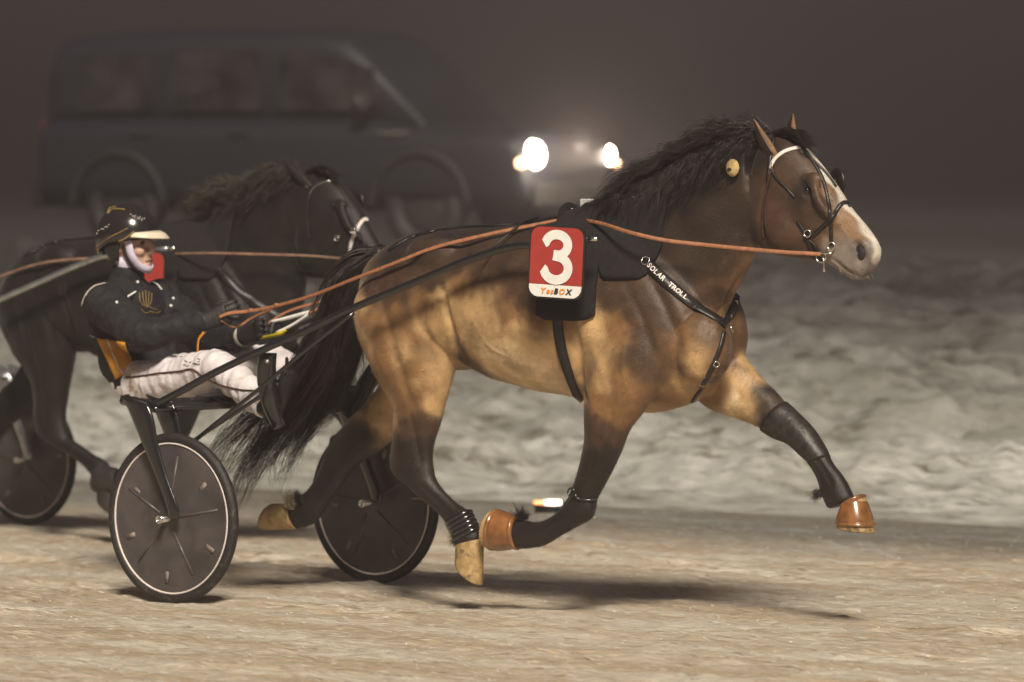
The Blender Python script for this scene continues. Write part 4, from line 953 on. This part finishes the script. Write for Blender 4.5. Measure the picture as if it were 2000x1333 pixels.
# gold emblem: five blades on a cup
for pts in ([(272, 572), (274, 590), (283, 600)], [(278, 569), (280, 588), (284, 601)], [(284, 567), (285, 588), (286, 602)], [(290, 569), (290, 588), (287, 601)], [(296, 573), (295, 590), (288, 601)], [(276, 606), (285, 612), (296, 608)], [(285, 603), (287, 612)], [(292, 600), (300, 604), (308, 606)], [(296, 610), (306, 612), (314, 608)], [(262, 600), (268, 610), (276, 614)]):
    pass
b = bmesh.new()
for pts in ([(272, 572), (274, 590), (283, 600)], [(278, 569), (280, 588), (284, 601)], [(284, 567), (285, 588), (286, 602)], [(290, 569), (290, 588), (287, 601)], [(296, 573), (295, 590), (288, 601)], [(276, 606), (285, 612), (296, 608)], [(292, 600), (300, 604), (308, 606)], [(296, 610), (306, 612), (314, 608)]):
    tube(b, [js(jb, x, y, .001)[0] for x, y in dense(pts, 3)], .0024, 4, 1)
o = fin('emblem', b, M['dull_gold'], jk); o.location = (0, 0, 0)
b = bmesh.new()
for x, y in ((338, 584), (334, 598), (268, 552), (229, 592)): ball(b, js(jb, x, y, .003)[0], .007, seg=8)
loose('snap', b, M['white'], jk)
# collar and lilac scarf, chin guard
b = bmesh.new(); chain(b, [nkb+V((-.01, 0, -.02)), nkb+V((0, 0, .01)), nkb+V((.004, 0, .045))], [(.075, .08), (.068, .072), (.064, .066)]); o = fin('collar', b, M['jacket'], jk); o.location = (0, 0, 0)
b = bmesh.new(); chain(b, [nkb+V((.0, 0, .03)), nkb+V((.008, 0, .06)), HC+RZ@V((-.01, 0, -.085))], [(.058, .06), (.064, .066), (.06, .064)]); fin('neck_scarf', b, M['scarf'], dr)
b = bmesh.new(); ps = []; ns = []
for a in (-1, 1):
    L_ = [HC+RZ@V((.045, a*.083, .03)), HC+RZ@V((.05, a*.082, -.02)), HC+RZ@V((.06, a*.074, -.06)), HC+RZ@V((.078, a*.05, -.095)), HC+RZ@V((.098, a*.018, -.112))]
    Nn_ = [V((.2, a, 0)), V((.25, a, -.05)), V((.35, a, -.2)), V((.6, a*.8, -.4)), V((.9, a*.2, -.4))]
    ps += L_ if a < 0 else L_[::-1]; ns += Nn_ if a < 0 else Nn_[::-1]
ribbon(b, ps, ns, .034, .006, 4); cg = fin('chin_strap', b, M['scarf'], dr)
b = bmesh.new(); ps = [HC+RZ@V((.02, -.086, -.01)), HC+RZ@V((.03, -.082, -.05)), HC+RZ@V((.05, -.066, -.095)), HC+RZ@V((.07, -.03, -.125))]; ribbon(b, ps, [V((.2, -1, -.1))]*4, .012, .004, 4); fin('helmet_strap', b, M['leather'], dr)
# helmet
hel = bmesh.new(); hc = HC+RZ@V((-.004, 0, .035)); seg, rg = 40, 18; rows = []
for i in range(rg+1):
    ph = math.pi*.5*(1-i/rg*1.18)
    row = []
    for j in range(seg):
        a = 2*math.pi*j/seg; x = math.cos(a)*math.cos(ph)*.142; y = math.sin(a)*math.cos(ph)*.118; z = math.sin(ph)*(.135 if ph > 0 else .12)
        back = max(0, -math.cos(a)); z -= .055*back*(i/rg)**2
        z += .010*max(0, math.cos(a))*(i/rg)**3
        row.append(hel.verts.new(hc+V((x, y, z))))
    rows.append(row)
for i in range(rg):
    for j in range(seg): hel.faces.new((rows[i][j], rows[i][(j+1) % seg], rows[i+1][(j+1) % seg], rows[i+1][j]))
bmesh.ops.remove_doubles(hel, verts=hel.verts[:], dist=.0005)
ho = fin('helmet', hel, M['helmet'], dr); s_ = ho.modifiers.new('solid', 'SOLIDIFY'); s_.thickness = .008; s_.offset = -1
hme = ho.data; hb = BVHTree.FromPolygons([v.co for v in hme.vertices], [tuple(p.vertices) for p in hme.polygons])
b = bmesh.new(); vs = []; fs = []
for j in range(17):                                         # peak
    a = rad(-62+124*j/16); ca, sa = math.cos(a), math.sin(a)
    for k, (r1, dz) in enumerate(((1.0, .012), (1.16, .010), (1.32, -.004), (1.33, -.010), (1.16, .0), (.98, -.004))):
        ext = 1+(r1-1)*max(0, math.cos(a*1.35)); vs.append(hc+RZ@V((ca*.142*ext, sa*.118*ext, dz+.004-.045*(ext-1)-.012*(1-math.cos(a)))))
for j in range(16):
    for k in range(6): fs.append((j*6+k, j*6+(k+1) % 6, (j+1)*6+(k+1) % 6, (j+1)*6+k))
o = frompy('peak', vs, fs, M['visor'], ho); o.location = (0, 0, 0)
jline(hb, 'gold_stripe', [(184, 500), (192, 482), (212, 466), (235, 454), (250, 446)], .0028, M['dull_gold'], ho, .002)
jline(hb, 'gold_stripe', [(188, 512), (198, 494), (220, 478), (245, 466), (262, 452)], .0035, M['dull_gold'], ho, .002)
vs, fs = [], []
b = bmesh.new()
for pts in ([(203, 408), (215, 404), (226, 402)], [(206, 411), (218, 407), (230, 406), (244, 407)]): tube(b, [js(hb, x, y+3, .002)[0] for x, y in pts], .0028, 5)
o = fin('gold_badge', b, M['dull_gold'], ho); o.location = (0, 0, 0)
b = bmesh.new()
for x0, y0, n_, dx, dy in ((254, 420, 7, 4.5, 1.4), (262, 426, 4, 4.5, 1.4), (184, 458, 3, 3.5, -3), (197, 449, 5, 3.6, -2)):
    for i in range(n_):
        x, y = x0+i*dx, y0+i*dy; tube(b, [js(hb, x, y, .001)[0], js(hb, x+2.2, y+(2 if i % 2 else -2), .001)[0]], .0016, 4, 1)
o = fin('lettering', b, M['stripe'], ho); o.location = (0, 0, 0)
b = bmesh.new(); ball(b, HC+RZ@V((-.035, -.088, -.035)), (.014, .006, .02)); fin('ear_cover', b, M['scarf'], dr)
b = bmesh.new()
for s in (-1, 1): loft(b, [(HC+RZ@V((-.03, s*.08, .02)), V((.05, 0, 0)), V((0, .012, 0))), (HC+RZ@V((-.03, s*.085, -.03)), V((.04, 0, .005)), V((0, .012, 0))), (HC+RZ@V((-.02, s*.08, -.075)), V((.022, 0, 0)), V((0, .010, 0)))], 16, 3)
loose('ear_guard', b, M['leather'], ho)
# trousers
b = bmesh.new()
chain(b, [P(262, 738, 0), P(290, 752, 0), P(320, 752, 0)], [(.09, .15), (.105, .17), (.09, .15)], 22)
for hp, kn, an in ((nhp, nkn, nan), (fhp, fkn, fan)):
    m1 = (hp+kn)/2; m2 = (kn+an)/2
    chain(b, [hp+V((-.05, 0, 0)), hp, m1, kn*.85+m1*.15+V((0, 0, .01)), kn*.85+m2*.15, m2, an], [.085, .105, .093, .078, .072, .066, .06])
me = remesh(b, .009, 5, 'trousers')
for v in me.vertices:
    c = v.co; a = mnoise.noise(V((c.x*26, c.y*10, c.z*10)))*.012+mnoise.noise(V((c.x*55, c.y*20, c.z*20)))*.004; v.co = c+v.normal*a
me.update(); me.materials.append(M['trousers']); trs = link(D.objects.new('trousers', me), dr)
tb = BVHTree.FromPolygons([v.co for v in me.vertices], [tuple(p.vertices) for p in me.polygons])
jline(tb, 'side_stripe', [(246, 738), (270, 736), (310, 730), (350, 726), (375, 722), (398, 736), (430, 752), (470, 762), (496, 764)], .0042, M['brown_leather'], trs, .002)
b = bmesh.new()
rd = random.Random(2)
for i in range(12):
    x, y = 340+rd.uniform(0, 48), 703+rd.uniform(-5, 12); tube(b, [js(tb, x, y, .001)[0], js(tb, x+3, y+rd.uniform(-4, 4), .001)[0], js(tb, x+5, y+rd.uniform(-3, 3), .001)[0]], .002, 4, 1)
o = fin('lettering', b, M['ink'], trs); o.location = (0, 0, 0)
b = bmesh.new(); chain(b, [P(284, 738, 0), P(300, 726, 0)], [(.10, .17), (.10, .165)]); fin('belt', b, M['leather'], dr)
# boots
for kn, an, to in ((nkn, nan, nto), (fkn, fan, fto)):
    b = bmesh.new(); d_ = (an-kn).normalized()
    chain(b, [an-d_*.06, an-d_*.02, an+d_*.02], [.055, .054, .045]); heel = an+d_*.05
    up = (to-an).normalized(); chain(b, [heel-up*.05, heel-up*.01, heel+up*.06, heel+up*.12, heel+up*.19, heel+up*.215], [(.03, .034), (.046, .038), (.042, .036), (.036, .044), (.028, .042), (.012, .028)], side=V((0, 1, 0)))
    me = remesh(b, .007, 4, 'boot'); me.materials.append(M['leather']); link(D.objects.new('boot', me), dr)
# gloves with separate curled fingers
def glove(wr, hd, s):
    b = bmesh.new(); fwd = (hd-wr).normalized(); side = V((0, s, 0)); up = V((0, 0, 1)); up = (up-fwd*up.dot(fwd)).normalized(); lat = fwd.cross(up)*(1 if fwd.cross(up).y*s > 0 else -1)
    chain(b, [wr-fwd*.06, wr-fwd*.02, wr+fwd*.02, hd+fwd*.03], [(.045, .043), (.042, .038), (.039, .032), (.048, .028)], side=lat)
    k0 = hd+fwd*.035
    for i, (o_, ln) in enumerate(((.033, .9), (.011, 1.0), (-.011, .95), (-.032, .78))):
        p = k0+up*o_; inn = -lat
        chain(b, [p-fwd*.02, p+fwd*.010*ln, p+fwd*.034*ln+inn*.012, p+fwd*.040*ln+inn*.036, p+fwd*.016*ln+inn*.046, p+fwd*.0+inn*.040], [.010, .0105, .010, .0095, .009, .007], 10)
    t = hd+up*.03-fwd*.01
    chain(b, [t-up*.01, t+up*.018-lat*.018+fwd*.012, t+up*.020-lat*.034+fwd*.032, t+up*.010-lat*.038+fwd*.05], [.013, .0125, .011, .008], 10)
    me = remesh(b, .004, 2, 'glove'); me.materials.append(M['glove']); g = link(D.objects.new('glove', me), dr)
    b = bmesh.new(); chain(b, [wr-fwd*.030, wr-fwd*.014], [.0455, .044], 16, 1); o = fin('cuff_band', b, M['piping'], g); o.location = (0, 0, 0)
glove(nwr, nhd, -1); glove(fwr, fhd, 1)

# ------------------------------------------------------------------ reins (held, so things of their own)
rs = thing('reins', 'orange leather reins running from the driver gloves to the golden bay horse bit', 'reins', P(450, 612, 0))
def band(name, pts, wd, m, parent, n=None, th=.003):
    b = bmesh.new(); ribbon(b, pts, [n or V((-.25, -1, .3))]*len(pts), wd, th, 5); return fin(name, b, m, parent)
band('rein', [P(428, 620, -.17), P(450, 612, -.15), P(490, 608, -.13), P(540, 598, -.14), P(610, 578, -.18), P(690, 546, -.25), P(770, 515, -.28), P(850, 484, -.26), P(960, 457, -.2), P(1060, 437, -.14), P(1112, 427, -.11)], .0155, M['rein'], rs)
band('rein', [P(1112, 427, -.11), P(1170, 436, -.2), P(1232, 455, -.27), P(1300, 470, -.24), P(1370, 478, -.2), P(1450, 486, -.17), P(1530, 493, -.13), P(1570, 495, -.11), P(1603, 497, -.09)], .0155, M['rein'], rs)
band('rein', [P(500, 650, .04), P(560, 610, .08), P(640, 585, .12), P(720, 548, .2), P(860, 492, .26), P(960, 462, .2), P(1060, 440, .14), P(1135, 420, .11)], .013, M['rein'], rs)
band('rein', [P(1135, 420, .11), P(1250, 440, .26), P(1400, 470, .2), P(1560, 480, .12), P(1640, 478, .09)], .013, M['rein'], rs)
band('hand_loop', [P(432, 626, -.17), P(460, 640, -.1), P(492, 622, -.06), P(540, 600, -.12)], .012, M['rein'], rs)
band('hand_loop', [P(398, 650, -.2), P(388, 665, -.2), P(386, 690, -.19)], .014, M['orange'], rs)
b = bmesh.new()
for x, y, yy in ((540, 597, -.14), (536, 601, -.13), (490, 607, -.13)): ball(b, P(x, y, yy), (.016, .008, .010), seg=10)
loose('knot', b, M['rein'], rs)
pc = thing('pull_cord', 'pair of white pull cords with copper knots and a yellow strap above the sulky shaft', 'cord', P(580, 630, 0))
b = bmesh.new(); tube(b, [P(528, 629, .02), P(560, 622, .03), P(604, 610, .04)], [.005, .008, .008], 8); tube(b, [P(540, 650, .02), P(570, 636, .03), P(604, 614, .04)], [.006, .007, .007], 8); loose('cord', b, M['white'], pc)
b = bmesh.new(); tube(b, [P(602, 612, .04), P(618, 608, .04), P(630, 600, .04)], .005, 8)
for x, y in ((607, 612), (618, 607), (630, 602), (628, 597)): ball(b, P(x, y, .04), .011, seg=10)
fin('knot', b, M['rein'], pc)
b = bmesh.new(); tube(b, [P(508, 661, .0), P(530, 657, .0), P(548, 652, .0), P(558, 645, .0)], [.008, .010, .010, .006], 8, flat=.5); fin('strap', b, M['yellow'], pc)
M['rein2'] = mat('faded_rein_web', (.3, .17, .11), .5)
r2 = thing('reins', 'thin pale orange reins of the black horse seen behind the driver helmet', 'reins', P(900, 480, 0), S2)
Q2 = lambda x, y, yy: P(x, y, yy+S2.y)-S2
band('rein', [Q2(-40, 556, -.2), Q2(60, 520, -.26), Q2(130, 508, -.26), Q2(200, 505, -.24), Q2(300, 498, -.16)], .012, M['rein2'], r2)
band('rein', [Q2(300, 498, -.16), Q2(400, 495, -.26), Q2(500, 497, -.2), Q2(600, 500, -.15), Q2(670, 506, -.11), Q2(700, 512, -.09)], .010, M['rein2'], r2)

# ------------------------------------------------------------------ car in the mist
M['car'] = mat('dark_car_paint', (.010, .012, .018), .5, var=.2)
M['glass'] = mat('car_glass', (.018, .017, .017), .4, var=1.0, scale=3.5)
M['tail_red'] = mat('dull_red_lens', (.06, .012, .01), .4)
M['trim'] = mat('plastic_trim', (.003, .003, .003), .9)
M['rimc'] = mat('car_rim', (.035, .034, .033), .5, .3)
M['lamp'] = mat('headlamp', (.8, .8, .8), .2, emit=(1, .84, .66), es=45)
M['amber'] = mat('amber_lamp', (.8, .3, .1), .2, emit=(1, .55, .3), es=14)
CARA = rad(10.5)
hl_ = CAM+ray(1045, 305)*39.0; CARO = hl_-Matrix.Rotation(CARA, 3, 'Z')@V((2.37, -.645, .80)); CARO.z = 1.09; CARO += RT*.09
def car():
    CL, CW = 4.75, .93; org = CARO
    root = thing('car', 'dark car with both headlights on, half lost in the mist behind', 'car', (0, 0, 0), org)
    b = bmesh.new()                                         # lower body: lofted rounded sections along x
    def sec(x, z0, z1, hw): return (V((x, 0, (z0+z1)/2)), V((0, 0, (z1-z0)/2)), V((0, hw, 0)))
    loft(b, [sec(-2.28, .55, .95, .70), sec(-2.25, .42, 1.08, .84), sec(-2.1, .36, 1.14, .9), sec(-1.2, .34, 1.15, CW), sec(0, .34, 1.14, CW), sec(.9, .34, 1.12, CW), sec(1.5, .34, 1.07, .93), sec(2.15, .34, 1.03, .91), sec(2.33, .36, .98, .86), sec(2.38, .42, .9, .76)], 40, 5, 4.5)
    body = fin('body', b, M['car'], root)
    b = bmesh.new(); loft(b, [sec(-2.2, 1.0, 1.5, .77), sec(-2.14, 1.0, 1.72, .79), sec(-2.0, 1.0, 1.82, .79), sec(-1.0, 1.0, 1.86, .78), sec(.0, 1.0, 1.85, .78), sec(.35, 1.0, 1.85, .77), sec(.62, 1.0, 1.80, .77), sec(.85, 1.0, 1.64, .77), sec(1.1, 1.0, 1.40, .77), sec(1.32, 1.0, 1.18, .78), sec(1.43, 1.0, 1.05, .78)], 36, 5, 4.6)
    fin('cabin', b, M['car'], root)
    for s in (-1, 1):
        for x0, x1, z1a, z1b in ((-1.95, -1.15, 1.60, 1.66), (-1.05, -.1, 1.67, 1.66), (0, 1.05, 1.67, 1.50)):
            w0 = .776; y0 = s*.80
            vs = [(x0+.05, y0, 1.17), (x1-.03, y0, 1.17), (x1-(.12 if x1 > .5 else .04), s*.785, z1b), (x0+.06, s*.785, z1a)]
            vs2 = [(a, y-s*.03, c) for a, y, c in vs]
            frompy('window', vs+vs2, [(0, 1, 2, 3), (7, 6, 5, 4), (0, 4, 5, 1), (1, 5, 6, 2), (2, 6, 7, 3), (3, 7, 4, 0)], M['glass'], root, False)
        b = bmesh.new(); ball(b, V((.95, s*1.0, 1.22)), (.07, .12, .085)); fin('mirror', b, M['rimc'], root)
        for x in (-.25, -1.2):
            b = bmesh.new(); box(b, V((x, s*.935, .98)), (.2, .03, .03), bev=.008); fin('door_handle', b, M['rimc'], root)
        b = bmesh.new(); box(b, V((1.2, s*.93, .98)), (.28, .015, .035), bev=.005); fin('side_badge', b, M['steel'], root)
        for x in (-1.42, 1.45):
            b = bmesh.new(); ring(b, V((x, s*.80, .37)), .27, .10, (0, 1, 0), 36, 12); wh = fin('wheel', b, M['tyre'], root)
            b = bmesh.new(); loft(b, [(V((x, s*.72, .37)), V((.2, 0, 0)), V((0, 0, .2))), (V((x, s*.85, .37)), V((.19, 0, 0)), V((0, 0, .19))), (V((x, s*.87, .37)), V((.1, 0, 0)), V((0, 0, .1)))], 20, 2); o = fin('rim', b, M['rimc'], wh)
            b = bmesh.new()
            n = 20
            tube(b, [V((x+.45*math.cos(math.pi*i/n), s*.935, .37+.45*math.sin(math.pi*i/n))) for i in range(n+1)], .035, 8, 1); fin('wheel_arch', b, M['rimc2'], root)
        # headlights
        b = bmesh.new(); loft(b, [(V((2.16, s*.70, .80)), V((0, 0, .115)), V((0, .13, 0))), (V((2.36, s*.68, .80)), V((0, 0, .112 if s < 0 else .08)), V((0, .12 if s < 0 else .06, 0))), (V((2.41, s*.66, .80)), V((0, 0, .08 if s < 0 else .05)), V((0, .08 if s < 0 else .04, 0)))], 20, 3, 2.2); hl = fin('headlight', b, M['lamp'], root)
        b = bmesh.new(); ball(b, V((2.33, s*.835, .735)), (.05, .045, .04)); o = fin('indicator', b, M['amber'], hl); o.location = (0, 0, 0)
        ld = D.lights.new('headlight_bulb', 'POINT'); ld.energy = 110 if s < 0 else 12; ld.color = (1, .80, .62); ld.shadow_soft_size = .05
        lo = D.objects.new('headlight_bulb', ld); link(lo, root); lo.location = V((2.78, s*.68, .86))
    b = bmesh.new(); ring(b, V((-2.42, -.1, .95)), .26, .10, (1, 0, 0), 32, 12); loft(b, [(V((-2.3, -.1, .95)), V((0, .25, 0)), V((0, 0, .25))), (V((-2.46, -.1, .95)), V((0, .24, 0)), V((0, 0, .24)))], 24, 2); fin('spare_wheel', b, M['tyre'], root)
    b = bmesh.new(); box(b, V((2.36, 0, .48)), (.12, 1.5, .2), bev=.04); box(b, V((-2.3, 0, .48)), (.12, 1.6, .2), bev=.04); loose('bumper', b, M['trim'], root)
    b = bmesh.new()
    for i in range(4): box(b, V((2.37, 0, .68+.05*i)), (.03, .8, .018), bev=.004)
    fin('grille', b, M['trim'], root)
    for s in (-1, 1):
        b = bmesh.new(); box(b, V((-2.24, s*.78, .95)), (.05, .12, .3), bev=.02); fin('tail_light', b, M['tail_red'], root)
    for o in root.children:
        for c in o.children: c.location = (0, 0, 0)
    root.rotation_euler = (0, 0, CARA); root.scale = (.955, .955, .97)
    return root
M['rimc2'] = mat('arch_trim', (.013, .013, .013), .7)
cr_ = car()

# ------------------------------------------------------------------ loose snow crumbs on the track
vs, fs = [], []
ico = bmesh.new(); bmesh.ops.create_icosphere(ico, subdivisions=1, radius=1); iv = [v.co.copy() for v in ico.verts]; fi = [tuple(v.index for v in f.verts) for f in ico.faces]; ico.free()
rc = random.Random(11)
for i in range(5000):
    x, y = rc.uniform(-6, 5), rc.uniform(-4.4, 5.0)
    r = .0018+.0035*rc.random()**3; b0 = len(vs); sx, sy, sz = r*rc.uniform(1, 2.6), r*rc.uniform(.7, 1.1), r*rc.uniform(.5, .8)
    for v in iv: vs.append((x+v.x*sx*rc.uniform(.8, 1.2), y+v.y*sy*rc.uniform(.8, 1.2), .004+v.z*sz))
    fs += [tuple(b0+k for k in f) for f in fi]
M['crumb'] = mat('snow_crumb', (.6, .56, .5), .5, var=.3, scale=3)
tag(frompy('snow_crumbs', vs, fs, M['crumb']), 'loose crumbs of snow and ice scattered over the track', 'snow', kind='stuff')
# small glow of unclear source, built as a lamp at the far track edge
mk = thing('small_light', 'small glowing light low on the far side of the track, behind the folded foreleg', 'light', G(1075, 1002))
mp = G(1075, 1002)
b = bmesh.new(); d = RT
box(b, mp+V((0, 0, .03)), (.16, .05, .06), Matrix.Rotation(TH, 3, 'Z'), bev=.01); fin('housing', b, M['trim'], mk)
b = bmesh.new(); ct_ = mp+V((0, 0, .055))-FW*.05; tube(b, [ct_-RT*.03, ct_+RT*.0, ct_+RT*.055], [.010, .014, .012], 10); M['mk'] = mat('glow_lens', (.8, .8, .7), .3, emit=(1, .9, .7), es=6); fin('lens', b, M['mk'], mk)
b = bmesh.new(); tube(b, [ct_-RT*.085, ct_-RT*.03], [.008, .012], 10); M['mk2'] = mat('glow_lens_amber', (.8, .3, .1), .3, emit=(1, .35, .12), es=3); fin('amber_lens', b, M['mk2'], mk)

# ------------------------------------------------------------------ haze
hz = bmesh.new(); box(hz, V((0, 20, 1.5)), (320, 360, 8)); ho_ = fin('haze', hz, None, None, False)
hm = D.materials.new('haze'); hm.use_nodes = True; t = hm.node_tree; t.nodes.remove(t.nodes['Principled BSDF'])
pv = t.nodes.new('ShaderNodeVolumePrincipled'); pv.inputs['Color'].default_value = (.35, .32, .325, 1); pv.inputs['Density'].default_value = .020; pv.inputs['Anisotropy'].default_value = .62
t.links.new(pv.outputs[0], t.nodes['Material Output'].inputs['Volume']); ho_.data.materials.append(hm); tag(ho_, 'thin night mist hanging over the whole track', 'mist', kind='stuff')
